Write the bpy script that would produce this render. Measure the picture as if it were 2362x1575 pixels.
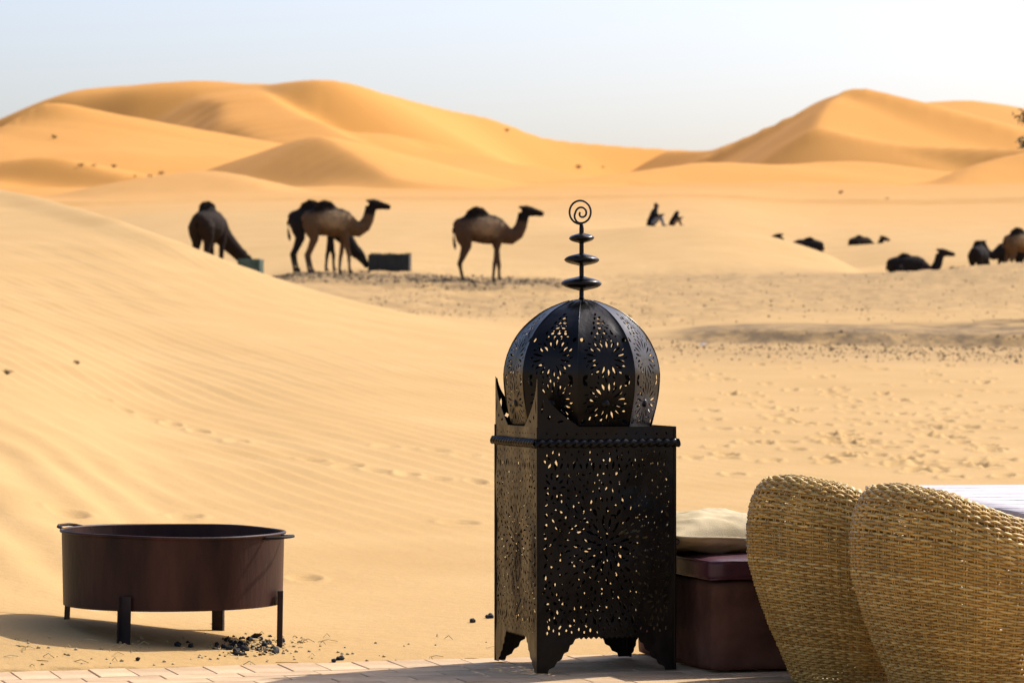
import bpy, bmesh, math, random
import numpy as np
from mathutils import Vector, Matrix, noise as mnoise

# ------------------------------------------------------------------ camera, sky, sun, exposure
for o in list(bpy.data.objects):
    bpy.data.objects.remove(o)
scene = bpy.context.scene
COL = scene.collection
F, CX, YH, CAMZ = 7440.0, 1181.0, 800.0, 1.012      # focal length, centre column, horizon row (photo pixels), eye height

cam_d = bpy.data.cameras.new("camera")
cam_d.sensor_width = 36.0
cam_d.lens = F / 2362.0 * 36.0
cam_d.shift_y = (YH - 787.5) / 2362.0
cam_d.clip_start = 0.1
cam_d.clip_end = 20000
cam_d.dof.use_dof = True
cam_d.dof.focus_distance = 10.15
cam_d.dof.aperture_fstop = 9.0
cam = bpy.data.objects.new("camera", cam_d)
COL.objects.link(cam)
cam.location = (0, 0, CAMZ)
cam.rotation_euler = (math.radians(90), 0, 0)
scene.camera = cam

SUN_EL, SUN_AZ = math.radians(45), math.radians(52)  # azimuth measured from +Y (away) towards +X (right)
world = bpy.data.worlds.new("World")
scene.world = world
world.use_nodes = True
wn = world.node_tree.nodes
wn.clear()
w_out = wn.new("ShaderNodeOutputWorld")
w_bg = wn.new("ShaderNodeBackground")
w_sky = wn.new("ShaderNodeTexSky")
w_sky.sky_type = 'NISHITA'
w_sky.sun_disc = False
w_sky.sun_elevation = SUN_EL
w_sky.sun_rotation = SUN_AZ
w_sky.altitude = 0
w_sky.air_density = 1.0
w_sky.dust_density = 3.3
w_sky.ozone_density = 3.0
w_bg.inputs[1].default_value = 0.138
w_tint = wn.new("ShaderNodeMix")                     # white balance of the whole sky
w_tint.data_type = 'RGBA'; w_tint.blend_type = 'MULTIPLY'
w_tint.inputs[0].default_value = 1.0
w_tint.inputs[7].default_value = (1.03, 0.965, 1.0, 1)
world.node_tree.links.new(w_sky.outputs[0], w_tint.inputs[6])
world.node_tree.links.new(w_tint.outputs[2], w_bg.inputs[0])
world.node_tree.links.new(w_bg.outputs[0], w_out.inputs[0])

sun_d = bpy.data.lights.new("sun", 'SUN')
sun_d.energy = 3.95
sun_d.angle = math.radians(0.53)
sun_d.color = (1.0, 0.95, 0.87)
sun = bpy.data.objects.new("sun", sun_d)
COL.objects.link(sun)
sdir = Vector((math.sin(SUN_AZ) * math.cos(SUN_EL), math.cos(SUN_AZ) * math.cos(SUN_EL), math.sin(SUN_EL)))
sun.rotation_euler = sdir.to_track_quat('Z', 'Y').to_euler()
sun.location = (20, 20, 40)

vs = scene.view_settings
vs.view_transform = 'Standard'
vs.look = 'None'
vs.exposure = 0.66
vs.gamma = 1.0
vs.use_curve_mapping = False

# ------------------------------------------------------------------ helpers
rng = np.random.default_rng(7)
random.seed(7)
TH = math.radians(17)                                # the terrace, lantern and bench share this turn
E1 = np.array([math.cos(TH), math.sin(TH)])
E2 = np.array([-math.sin(TH), math.cos(TH)])


def P(x, y, D):
    """photo pixel + distance along the view -> world point"""
    return Vector(((x - CX) * D / F, D, CAMZ - (y - YH) * D / F))


def mesh_obj(name, verts, faces, mat=None, parent=None, smooth=False):
    me = bpy.data.meshes.new(name)
    me.from_pydata([tuple(v) for v in verts], [], [tuple(f) for f in faces])
    me.update()
    if mat:
        me.materials.append(mat)
    if smooth:
        me.polygons.foreach_set("use_smooth", [True] * len(me.polygons))
    o = bpy.data.objects.new(name, me)
    COL.objects.link(o)
    if parent:
        o.parent = parent
    return o


def np_mesh(name, V, Q, mat=None, smooth=True):
    """fast mesh from numpy verts (n,3) and quads (m,4)"""
    me = bpy.data.meshes.new(name)
    me.vertices.add(len(V))
    me.vertices.foreach_set("co", np.asarray(V, np.float32).ravel())
    m = len(Q)
    me.loops.add(m * 4)
    me.loops.foreach_set("vertex_index", np.asarray(Q, np.int32).ravel())
    me.polygons.add(m)
    me.polygons.foreach_set("loop_start", np.arange(0, m * 4, 4, dtype=np.int32))
    me.polygons.foreach_set("use_smooth", np.full(m, smooth))
    me.update(calc_edges=True)
    me.validate()
    if mat:
        me.materials.append(mat)
    return me


def link(name, me, parent=None):
    o = bpy.data.objects.new(name, me)
    COL.objects.link(o)
    if parent:
        o.parent = parent
    return o


def empty(name, loc=(0, 0, 0), rz=0.0):
    o = bpy.data.objects.new(name, None)
    o.empty_display_size = 0.1
    COL.objects.link(o)
    o.location = loc
    o.rotation_euler = (0, 0, rz)
    return o


def tag(o, label=None, cat=None, group=None, kind=None):
    if label: o["label"] = label
    if cat: o["category"] = cat
    if group: o["group"] = group
    if kind: o["kind"] = kind
    return o


class MB:
    """collects simple shapes into one mesh"""
    def __init__(s):
        s.v, s.f = [], []

    def add(s, v, f):
        n = len(s.v)
        s.v += [Vector(p) for p in v]
        s.f += [tuple(i + n for i in q) for q in f]
        return s

    def box(s, a, b, rot=None, loc=None):
        x0, y0, z0 = a; x1, y1, z1 = b
        v = [Vector(p) for p in ((x0, y0, z0), (x1, y0, z0), (x1, y1, z0), (x0, y1, z0), (x0, y0, z1), (x1, y0, z1), (x1, y1, z1), (x0, y1, z1))]
        if rot is not None: v = [rot @ p for p in v]
        if loc is not None: v = [p + Vector(loc) for p in v]
        return s.add(v, [(0, 3, 2, 1), (4, 5, 6, 7), (0, 1, 5, 4), (1, 2, 6, 5), (2, 3, 7, 6), (3, 0, 4, 7)])

    def tube(s, pts, rad, n=8, up=(0, 0, 1), closed=False):
        """sweep of an elliptical ring; rad: number, list of numbers or list of (side, up) pairs"""
        pts = [Vector(p) for p in pts]
        m = len(pts)
        if not isinstance(rad, (list, tuple)): rad = [rad] * m
        up = Vector(up)
        rings = []
        for i, p in enumerate(pts):
            if closed:
                t = pts[(i + 1) % m] - pts[i - 1]
            else:
                t = pts[min(i + 1, m - 1)] - pts[max(i - 1, 0)]
            t.normalize()
            sd = up.cross(t)
            if sd.length < 0.05:
                sd = Vector((0, 1, 0)).cross(t)
                if sd.length < 0.05: sd = Vector((1, 0, 0))
            sd.normalize()
            u2 = t.cross(sd)
            r = rad[i]
            ra, rb = (r if isinstance(r, (tuple, list)) else (r, r))
            rings.append([p + sd * (ra * math.cos(2 * math.pi * k / n)) + u2 * (rb * math.sin(2 * math.pi * k / n)) for k in range(n)])
        v = [q for r in rings for q in r]
        f = []
        for i in range(m if closed else m - 1):
            j = (i + 1) % m
            for k in range(n):
                k2 = (k + 1) % n
                f.append((i * n + k, i * n + k2, j * n + k2, j * n + k))
        if not closed:
            f.append(tuple(range(n - 1, -1, -1)))
            f.append(tuple((m - 1) * n + k for k in range(n)))
        return s.add(v, f)

    def lathe(s, prof, n=24, cx=0, cy=0, caps=False):
        v, f = [], []
        for r, z in prof:
            for k in range(n):
                a = 2 * math.pi * k / n
                v.append((cx + r * math.cos(a), cy + r * math.sin(a), z))
        for i in range(len(prof) - 1):
            for k in range(n):
                k2 = (k + 1) % n
                f.append((i * n + k, i * n + k2, (i + 1) * n + k2, (i + 1) * n + k))
        if caps:
            f.append(tuple(range(n - 1, -1, -1)))
            f.append(tuple((len(prof) - 1) * n + k for k in range(n)))
        return s.add(v, f)

    def build(s, name, mat, parent=None, smooth=False, bevel=0.0, seg=2):
        o = mesh_obj(name, s.v, s.f, mat, parent, smooth)
        if bevel:
            md = o.modifiers.new("bevel", 'BEVEL')
            md.width = bevel; md.segments = seg; md.limit_method = 'ANGLE'; md.angle_limit = math.radians(40)
        return o


def remesh(mb, voxel, smooth=6, factor=0.6):
    """joins overlapping closed shapes into one continuous skin"""
    tmp = mesh_obj("tmp", mb.v, mb.f)
    r = tmp.modifiers.new("r", 'REMESH'); r.mode = 'VOXEL'; r.voxel_size = voxel; r.use_smooth_shade = True
    s = tmp.modifiers.new("s", 'SMOOTH'); s.iterations = smooth; s.factor = factor
    dg = bpy.context.evaluated_depsgraph_get()
    me = bpy.data.meshes.new_from_object(tmp.evaluated_get(dg))
    old = tmp.data
    bpy.data.objects.remove(tmp)
    bpy.data.meshes.remove(old)
    me.polygons.foreach_set("use_smooth", [True] * len(me.polygons))
    return me


# ---- numpy noise
_T = rng.random((256, 256))


def vnoise(x, y, s=0):
    x = np.asarray(x, float) + 17.3 * s; y = np.asarray(y, float) + 9.1 * s
    xi = np.floor(x).astype(int); yi = np.floor(y).astype(int)
    fx = x - xi; fy = y - yi
    fx = fx * fx * (3 - 2 * fx); fy = fy * fy * (3 - 2 * fy)
    g = lambda a, b: _T[a & 255, b & 255]
    return (g(xi, yi) * (1 - fx) + g(xi + 1, yi) * fx) * (1 - fy) + (g(xi, yi + 1) * (1 - fx) + g(xi + 1, yi + 1) * fx) * fy


def fbm(x, y, o=3, s=0):
    t = 0; a = 1; n = 0
    for k in range(o):
        t = t + a * (vnoise(x * 2 ** k, y * 2 ** k, s + k) - 0.5); n += a; a *= 0.5
    return t / n * 2


def sstep(a, b, x):
    t = np.clip((x - a) / (b - a), 0, 1)
    return t * t * (3 - 2 * t)


def pchip(x, xk, yk):
    """monotone cubic interpolation"""
    xk = np.asarray(xk, float); yk = np.asarray(yk, float)
    h = np.diff(xk); d = np.diff(yk) / h
    m = np.zeros(len(xk))
    for i in range(1, len(xk) - 1):
        if d[i - 1] * d[i] > 0:
            w1 = 2 * h[i] + h[i - 1]; w2 = h[i] + 2 * h[i - 1]
            m[i] = (w1 + w2) / (w1 / d[i - 1] + w2 / d[i])
    m[0] = d[0]; m[-1] = d[-1]
    x = np.asarray(x, float)
    xc = np.clip(x, xk[0], xk[-1])
    i = np.clip(np.searchsorted(xk, xc) - 1, 0, len(xk) - 2)
    t = (xc - xk[i]) / h[i]
    return ((2 * t ** 3 - 3 * t ** 2 + 1) * yk[i] + (t ** 3 - 2 * t ** 2 + t) * h[i] * m[i]
            + (-2 * t ** 3 + 3 * t ** 2) * yk[i + 1] + (t ** 3 - t ** 2) * h[i] * m[i + 1])


# ------------------------------------------------------------------ materials
def new_mat(name):
    m = bpy.data.materials.new(name)
    m.use_nodes = True
    nt = m.node_tree
    b = nt.nodes["Principled BSDF"]
    return m, nt, b


def N(nt, t, **kw):
    n = nt.nodes.new(t)
    for k, v in kw.items():
        if hasattr(n, k): setattr(n, k, v)
        else: n.inputs[k].default_value = v
    return n


def simple_mat(name, c1, c2, scale=8.0, rough=0.7, bump=0.0, bscale=None, spec=0.3, metallic=0.0, detail=4, stretch=(1, 1, 1), coord="Object", rand=0.0, lo=0.35, hi=0.65):
    m, nt, b = new_mat(name)
    L = nt.links.new
    tc = N(nt, "ShaderNodeTexCoord")
    mp = N(nt, "ShaderNodeMapping"); mp.inputs["Scale"].default_value = stretch
    L(tc.outputs[coord], mp.inputs[0])
    nz = N(nt, "ShaderNodeTexNoise"); nz.inputs["Scale"].default_value = scale; nz.inputs["Detail"].default_value = detail
    L(mp.outputs[0], nz.inputs["Vector"])
    cr = N(nt, "ShaderNodeValToRGB")
    cr.color_ramp.elements[0].position = lo; cr.color_ramp.elements[0].color = (*c1, 1)
    cr.color_ramp.elements[1].position = hi; cr.color_ramp.elements[1].color = (*c2, 1)
    L(nz.outputs["Fac"], cr.inputs[0])
    col = cr.outputs[0]
    if rand:
        oi = N(nt, "ShaderNodeObjectInfo")
        hs = N(nt, "ShaderNodeHueSaturation")
        mr = N(nt, "ShaderNodeMapRange"); mr.inputs[3].default_value = 1 - rand; mr.inputs[4].default_value = 1 + rand
        L(oi.outputs["Random"], mr.inputs[0]); L(mr.outputs[0], hs.inputs["Value"]); L(col, hs.inputs["Color"])
        col = hs.outputs[0]
    L(col, b.inputs["Base Color"])
    b.inputs["Roughness"].default_value = rough
    b.inputs["Specular IOR Level"].default_value = spec
    b.inputs["Metallic"].default_value = metallic
    if bump:
        n2 = N(nt, "ShaderNodeTexNoise"); n2.inputs["Scale"].default_value = bscale or scale * 4; n2.inputs["Detail"].default_value = 5
        L(mp.outputs[0], n2.inputs["Vector"])
        bp = N(nt, "ShaderNodeBump"); bp.inputs["Strength"].default_value = 1.0; bp.inputs["Distance"].default_value = bump
        L(n2.outputs["Fac"], bp.inputs["Height"]); L(bp.outputs[0], b.inputs["Normal"])
    return m


def sand_material():
    m, nt, b = new_mat("sand")
    L = nt.links.new
    geo = N(nt, "ShaderNodeNewGeometry")
    sp = N(nt, "ShaderNodeSeparateXYZ"); L(geo.outputs["Position"], sp.inputs[0])
    # deep-orange erg sand beyond the trampled plain
    big = N(nt, "ShaderNodeTexNoise"); big.inputs["Scale"].default_value = 0.012; big.inputs["Detail"].default_value = 3
    L(geo.outputs["Position"], big.inputs["Vector"])
    off = N(nt, "ShaderNodeMath", operation='MULTIPLY_ADD'); off.inputs[1].default_value = 160; L(big.outputs["Fac"], off.inputs[0]); L(sp.outputs["Y"], off.inputs[2])
    mr = N(nt, "ShaderNodeMapRange", interpolation_type='SMOOTHSTEP'); mr.inputs[1].default_value = 190; mr.inputs[2].default_value = 520
    L(off.outputs[0], mr.inputs[0])
    n1 = N(nt, "ShaderNodeTexNoise"); n1.inputs["Scale"].default_value = 0.55; n1.inputs["Detail"].default_value = 6; n1.inputs["Roughness"].default_value = 0.6
    L(geo.outputs["Position"], n1.inputs["Vector"])
    r1 = N(nt, "ShaderNodeValToRGB")
    r1.color_ramp.elements[0].position = 0.3; r1.color_ramp.elements[0].color = (0.396, 0.248, 0.097, 1)
    r1.color_ramp.elements[1].position = 0.7; r1.color_ramp.elements[1].color = (0.446, 0.288, 0.121, 1)
    L(n1.outputs["Fac"], r1.inputs[0])
    r2 = N(nt, "ShaderNodeValToRGB")
    r2.color_ramp.elements[0].position = 0.3; r2.color_ramp.elements[0].color = (0.480, 0.222, 0.047, 1)
    r2.color_ramp.elements[1].position = 0.7; r2.color_ramp.elements[1].color = (0.520, 0.250, 0.060, 1)
    L(big.outputs["Fac"], r2.inputs[0])
    mx = N(nt, "ShaderNodeMix", data_type='RGBA'); L(mr.outputs[0], mx.inputs[0]); L(r1.outputs[0], mx.inputs[6]); L(r2.outputs[0], mx.inputs[7])
    # darker, dung-stained dirt on the trampled plain, plus shade painted on the bank (attribute painted per vertex from its own map)
    at = N(nt, "ShaderNodeAttribute"); at.attribute_name = "dirt_and_shade"
    nd = N(nt, "ShaderNodeTexNoise"); nd.inputs["Scale"].default_value = 1.7; nd.inputs["Detail"].default_value = 5; nd.inputs["Roughness"].default_value = 0.7
    L(geo.outputs["Position"], nd.inputs["Vector"])
    rd = N(nt, "ShaderNodeMapRange"); rd.inputs[1].default_value = 0.32; rd.inputs[2].default_value = 0.58
    L(nd.outputs["Fac"], rd.inputs[0])
    ml = N(nt, "ShaderNodeMath", operation='MULTIPLY'); L(rd.outputs[0], ml.inputs[0]); L(at.outputs["Fac"], ml.inputs[1])
    m2 = N(nt, "ShaderNodeMix", data_type='RGBA'); L(ml.outputs[0], m2.inputs[0]); L(mx.outputs[2], m2.inputs[6]); m2.inputs[7].default_value = (0.14, 0.095, 0.05, 1)
    # fine grain
    g = N(nt, "ShaderNodeTexNoise"); g.inputs["Scale"].default_value = 160; g.inputs["Detail"].default_value = 3
    L(geo.outputs["Position"], g.inputs["Vector"])
    gm = N(nt, "ShaderNodeMapRange"); gm.inputs[1].default_value = 0.3; gm.inputs[2].default_value = 0.7; gm.inputs[3].default_value = 0.93; gm.inputs[4].default_value = 1.06
    L(g.outputs["Fac"], gm.inputs[0])
    hs = N(nt, "ShaderNodeHueSaturation"); L(gm.outputs[0], hs.inputs["Value"]); L(m2.outputs[2], hs.inputs["Color"])
    L(hs.outputs[0], b.inputs["Base Color"])
    b.inputs["Roughness"].default_value = 0.95
    b.inputs["Specular IOR Level"].default_value = 0.1
    n3 = N(nt, "ShaderNodeTexNoise"); n3.inputs["Scale"].default_value = 14; n3.inputs["Detail"].default_value = 6; n3.inputs["Roughness"].default_value = 0.65
    L(geo.outputs["Position"], n3.inputs["Vector"])
    bp = N(nt, "ShaderNodeBump"); bp.inputs["Distance"].default_value = 0.012; bp.inputs["Strength"].default_value = 0.7
    L(n3.outputs["Fac"], bp.inputs["Height"]); L(bp.outputs[0], b.inputs["Normal"])
    return m


M = {}
M['sand'] = sand_material()
M['iron'] = simple_mat("black_iron", (0.0015, 0.0013, 0.0013), (0.007, 0.0055, 0.0045), 9, 0.32, 0.0012, 45, spec=0.20)
M['iron_wire'] = simple_mat("black_wire", (0.010, 0.010, 0.010), (0.02, 0.018, 0.017), 30, 0.45, spec=0.3)
M['rust'] = simple_mat("rusty_steel", (0.010, 0.0045, 0.004), (0.060, 0.024, 0.017), 9, 0.5, 0.0012, 60, spec=0.16, detail=8, lo=0.3, hi=0.75, stretch=(1, 1, .22))
M['soot'] = simple_mat("sooty_steel", (0.012, 0.010, 0.010), (0.05, 0.032, 0.028), 6, 0.75, 0.001, 40, spec=0.2)
M['plaster'] = simple_mat("red_plaster", (0.078, 0.034, 0.021), (0.135, 0.064, 0.041), 7, 0.9, 0.003, 30, spec=0.15, detail=6)
M['vinyl'] = simple_mat("maroon_vinyl", (0.045, 0.012, 0.019), (0.075, 0.022, 0.030), 10, 0.42, 0.006, 7, spec=0.4)
M['linen'] = simple_mat("beige_linen", (0.42, 0.335, 0.19), (0.55, 0.45, 0.28), 6, 0.9, 0.0015, 240, spec=0.15, detail=6)
M['piping'] = simple_mat("beige_piping", (0.42, 0.35, 0.21), (0.52, 0.44, 0.28), 40, 0.9, spec=0.1)
M['tile'] = simple_mat("terracotta_paver", (0.43, 0.285, 0.155), (0.55, 0.385, 0.225), 6, 0.85, 0.002, 60, spec=0.2, detail=7, rand=0.13)
M['mortar'] = simple_mat("sandy_mortar", (0.36, 0.24, 0.12), (0.42, 0.29, 0.15), 20, 0.95, 0.002, 80, spec=0.1)
M['charcoal'] = simple_mat("charcoal", (0.008, 0.008, 0.009), (0.03, 0.029, 0.03), 40, 0.8, 0.002, 90, spec=0.2)
M['straw'] = simple_mat("dry_straw", (0.30, 0.22, 0.10), (0.45, 0.35, 0.18), 20, 0.8)
M['dung'] = simple_mat("dung_and_stones", (0.07, 0.05, 0.028), (0.20, 0.145, 0.085), 0.8, 0.95, spec=0.1)
M['shrub'] = simple_mat("dry_shrub_leaf", (0.055, 0.045, 0.018), (0.11, 0.085, 0.035), 3, 0.8, spec=0.1)
M['twig'] = simple_mat("shrub_twig", (0.06, 0.04, 0.025), (0.10, 0.07, 0.04), 6, 0.9, spec=0.1)
M['leaf'] = simple_mat("tamarisk_leaf", (0.035, 0.05, 0.02), (0.07, 0.085, 0.035), 2, 0.7, spec=0.2)
M['trough_green'] = simple_mat("green_trough_paint", (0.035, 0.075, 0.055), (0.07, 0.12, 0.09), 4, 0.55, spec=0.35)
M['trough_dark'] = simple_mat("blue_black_trough_paint", (0.005, 0.010, 0.012), (0.012, 0.020, 0.023), 4, 0.5, spec=0.35)
M['feed'] = simple_mat("green_fodder", (0.06, 0.06, 0.025), (0.13, 0.115, 0.05), 9, 0.9, spec=0.1)
M['wood'] = simple_mat("weathered_trough_wood", (0.06, 0.045, 0.03), (0.12, 0.09, 0.06), 6, 0.9, spec=0.1)
M['robe'] = simple_mat("black_cloth", (0.008, 0.008, 0.010), (0.016, 0.016, 0.02), 5, 0.9, spec=0.1)
M['trouser'] = simple_mat("grey_cloth", (0.16, 0.16, 0.17), (0.24, 0.24, 0.25), 6, 0.9, spec=0.1)
M['skin'] = simple_mat("skin", (0.13, 0.07, 0.045), (0.17, 0.095, 0.06), 6, 0.6, spec=0.3)
M['brown_cloth'] = simple_mat("brown_cloth", (0.20, 0.13, 0.07), (0.27, 0.18, 0.10), 6, 0.9, spec=0.1)
M['plastic_blue'] = simple_mat("pale_blue_plastic", (0.35, 0.40, 0.50), (0.5, 0.55, 0.62), 30, 0.5)


def coat(name, body, dark, belly, hump_z, sun_patch=None):
    """camel coat: darker wool along the hump and crown, paler lower legs"""
    m, nt, b = new_mat(name)
    L = nt.links.new
    tc = N(nt, "ShaderNodeTexCoord")
    sp = N(nt, "ShaderNodeSeparateXYZ"); L(tc.outputs["Object"], sp.inputs[0])
    nz = N(nt, "ShaderNodeTexNoise"); nz.inputs["Scale"].default_value = 5; nz.inputs["Detail"].default_value = 5
    L(tc.outputs["Object"], nz.inputs["Vector"])
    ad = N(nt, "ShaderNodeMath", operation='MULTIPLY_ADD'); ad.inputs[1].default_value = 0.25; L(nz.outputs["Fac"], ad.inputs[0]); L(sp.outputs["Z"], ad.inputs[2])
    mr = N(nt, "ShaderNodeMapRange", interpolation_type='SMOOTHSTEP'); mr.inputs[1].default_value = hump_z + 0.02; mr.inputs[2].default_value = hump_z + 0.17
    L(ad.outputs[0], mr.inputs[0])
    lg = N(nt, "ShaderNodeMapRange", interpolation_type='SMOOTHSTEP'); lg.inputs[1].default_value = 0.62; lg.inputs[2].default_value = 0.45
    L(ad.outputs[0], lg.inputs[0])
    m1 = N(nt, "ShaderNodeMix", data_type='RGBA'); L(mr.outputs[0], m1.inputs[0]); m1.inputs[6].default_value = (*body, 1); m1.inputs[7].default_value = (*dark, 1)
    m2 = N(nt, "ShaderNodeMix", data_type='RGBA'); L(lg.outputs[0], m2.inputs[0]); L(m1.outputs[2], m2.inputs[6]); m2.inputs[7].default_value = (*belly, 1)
    last = m2.outputs[2]
    if sun_patch:                                        # painted-in sunlight: a pale patch on the barrel behind the shoulder
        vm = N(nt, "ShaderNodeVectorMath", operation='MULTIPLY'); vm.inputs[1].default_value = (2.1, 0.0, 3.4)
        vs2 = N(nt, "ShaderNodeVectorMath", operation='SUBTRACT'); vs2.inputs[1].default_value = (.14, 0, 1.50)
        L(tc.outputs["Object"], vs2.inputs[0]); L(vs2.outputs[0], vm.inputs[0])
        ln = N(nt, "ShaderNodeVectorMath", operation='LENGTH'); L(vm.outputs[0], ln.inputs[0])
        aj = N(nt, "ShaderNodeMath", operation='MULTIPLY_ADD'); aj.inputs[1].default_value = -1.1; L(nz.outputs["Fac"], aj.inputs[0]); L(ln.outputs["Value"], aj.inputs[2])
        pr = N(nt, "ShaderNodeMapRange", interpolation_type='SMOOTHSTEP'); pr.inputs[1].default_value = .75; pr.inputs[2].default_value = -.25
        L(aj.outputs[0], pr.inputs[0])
        m3 = N(nt, "ShaderNodeMix", data_type='RGBA'); L(pr.outputs[0], m3.inputs[0]); L(last, m3.inputs[6]); m3.inputs[7].default_value = (*sun_patch, 1)
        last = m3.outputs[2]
    n2 = N(nt, "ShaderNodeTexNoise"); n2.inputs["Scale"].default_value = 18; n2.inputs["Detail"].default_value = 4; L(tc.outputs["Object"], n2.inputs["Vector"])
    mv = N(nt, "ShaderNodeMapRange"); mv.inputs[1].default_value = 0.3; mv.inputs[2].default_value = 0.7; mv.inputs[3].default_value = 0.75; mv.inputs[4].default_value = 1.2; L(n2.outputs["Fac"], mv.inputs[0])
    hs = N(nt, "ShaderNodeHueSaturation"); L(mv.outputs[0], hs.inputs["Value"]); L(last, hs.inputs["Color"])
    L(hs.outputs[0], b.inputs["Base Color"])
    b.inputs["Roughness"].default_value = 0.9
    b.inputs["Specular IOR Level"].default_value = 0.12
    bp = N(nt, "ShaderNodeBump"); bp.inputs["Distance"].default_value = 0.02; L(n2.outputs["Fac"], bp.inputs["Height"]); L(bp.outputs[0], b.inputs["Normal"])
    return m


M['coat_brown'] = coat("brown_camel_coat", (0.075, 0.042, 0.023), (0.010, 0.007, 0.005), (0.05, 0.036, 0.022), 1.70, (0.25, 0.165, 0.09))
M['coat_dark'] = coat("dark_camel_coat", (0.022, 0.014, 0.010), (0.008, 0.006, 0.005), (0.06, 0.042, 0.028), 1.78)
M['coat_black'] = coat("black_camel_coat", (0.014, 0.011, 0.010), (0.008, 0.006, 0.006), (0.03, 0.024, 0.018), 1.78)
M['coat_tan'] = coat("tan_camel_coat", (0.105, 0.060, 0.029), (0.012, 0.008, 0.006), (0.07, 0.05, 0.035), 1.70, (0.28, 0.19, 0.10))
M['hair'] = simple_mat("dark_camel_wool", (0.010, 0.007, 0.006), (0.024, 0.016, 0.012), 14, 0.95, spec=0.08)


def rattan_material():
    m, nt, b = new_mat("rattan")
    L = nt.links.new
    geo = N(nt, "ShaderNodeNewGeometry")
    tc = N(nt, "ShaderNodeTexCoord")
    cr = N(nt, "ShaderNodeValToRGB")
    e = cr.color_ramp.elements
    e[0].position = 0.0; e[0].color = (0.375, 0.208, 0.046, 1)
    e[1].position = 1.0; e[1].color = (0.636, 0.440, 0.146, 1)
    k = e.new(0.35); k.color = (0.505, 0.310, 0.079, 1)
    k = e.new(0.7); k.color = (0.571, 0.371, 0.104, 1)
    L(geo.outputs["Random Per Island"], cr.inputs[0])
    nz = N(nt, "ShaderNodeTexNoise"); nz.inputs["Scale"].default_value = 9; nz.inputs["Detail"].default_value = 5
    L(tc.outputs["Object"], nz.inputs["Vector"])
    n2 = N(nt, "ShaderNodeTexNoise"); n2.inputs["Scale"].default_value = 70; n2.inputs["Detail"].default_value = 2
    L(tc.outputs["Object"], n2.inputs["Vector"])
    ad = N(nt, "ShaderNodeMath", operation='ADD'); L(nz.outputs["Fac"], ad.inputs[0]); L(n2.outputs["Fac"], ad.inputs[1])
    mv = N(nt, "ShaderNodeMapRange"); mv.inputs[1].default_value = 0.65; mv.inputs[2].default_value = 1.35; mv.inputs[3].default_value = 0.62; mv.inputs[4].default_value = 1.2
    L(ad.outputs[0], mv.inputs[0])
    hs = N(nt, "ShaderNodeHueSaturation"); L(mv.outputs[0], hs.inputs["Value"]); L(cr.outputs[0], hs.inputs["Color"])
    L(hs.outputs[0], b.inputs["Base Color"])
    b.inputs["Roughness"].default_value = 0.42
    b.inputs["Specular IOR Level"].default_value = 0.4
    return m


M['rattan'] = rattan_material()


def paint_material():
    m, nt, b = new_mat("weathered_white_paint")
    L = nt.links.new
    tc = N(nt, "ShaderNodeTexCoord")
    mp = N(nt, "ShaderNodeMapping"); mp.inputs["Scale"].default_value = (3, 40, 40); L(tc.outputs["Object"], mp.inputs[0])
    nz = N(nt, "ShaderNodeTexNoise"); nz.inputs["Scale"].default_value = 3; nz.inputs["Detail"].default_value = 6; nz.inputs["Roughness"].default_value = 0.7; L(mp.outputs[0], nz.inputs["Vector"])
    cr = N(nt, "ShaderNodeValToRGB")
    cr.color_ramp.elements[0].position = 0.36; cr.color_ramp.elements[0].color = (0.16, 0.11, 0.08, 1)
    cr.color_ramp.elements[1].position = 0.44; cr.color_ramp.elements[1].color = (0.47, 0.43, 0.43, 1)
    L(nz.outputs["Fac"], cr.inputs[0]); L(cr.outputs[0], b.inputs["Base Color"])
    b.inputs["Roughness"].default_value = 0.7
    bp = N(nt, "ShaderNodeBump"); bp.inputs["Distance"].default_value = 0.002; L(nz.outputs["Fac"], bp.inputs["Height"]); L(bp.outputs[0], b.inputs["Normal"])
    return m


M['white_paint'] = paint_material()

# ------------------------------------------------------------------ terrain: one sheet from the terrace to the horizon
# near field: per column of the photograph, pairs (distance, photo row) for sand that shows, or (distance, None, height) where it is hidden
def zof(y, D): return CAMZ - (y - YH) * D / F


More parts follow.
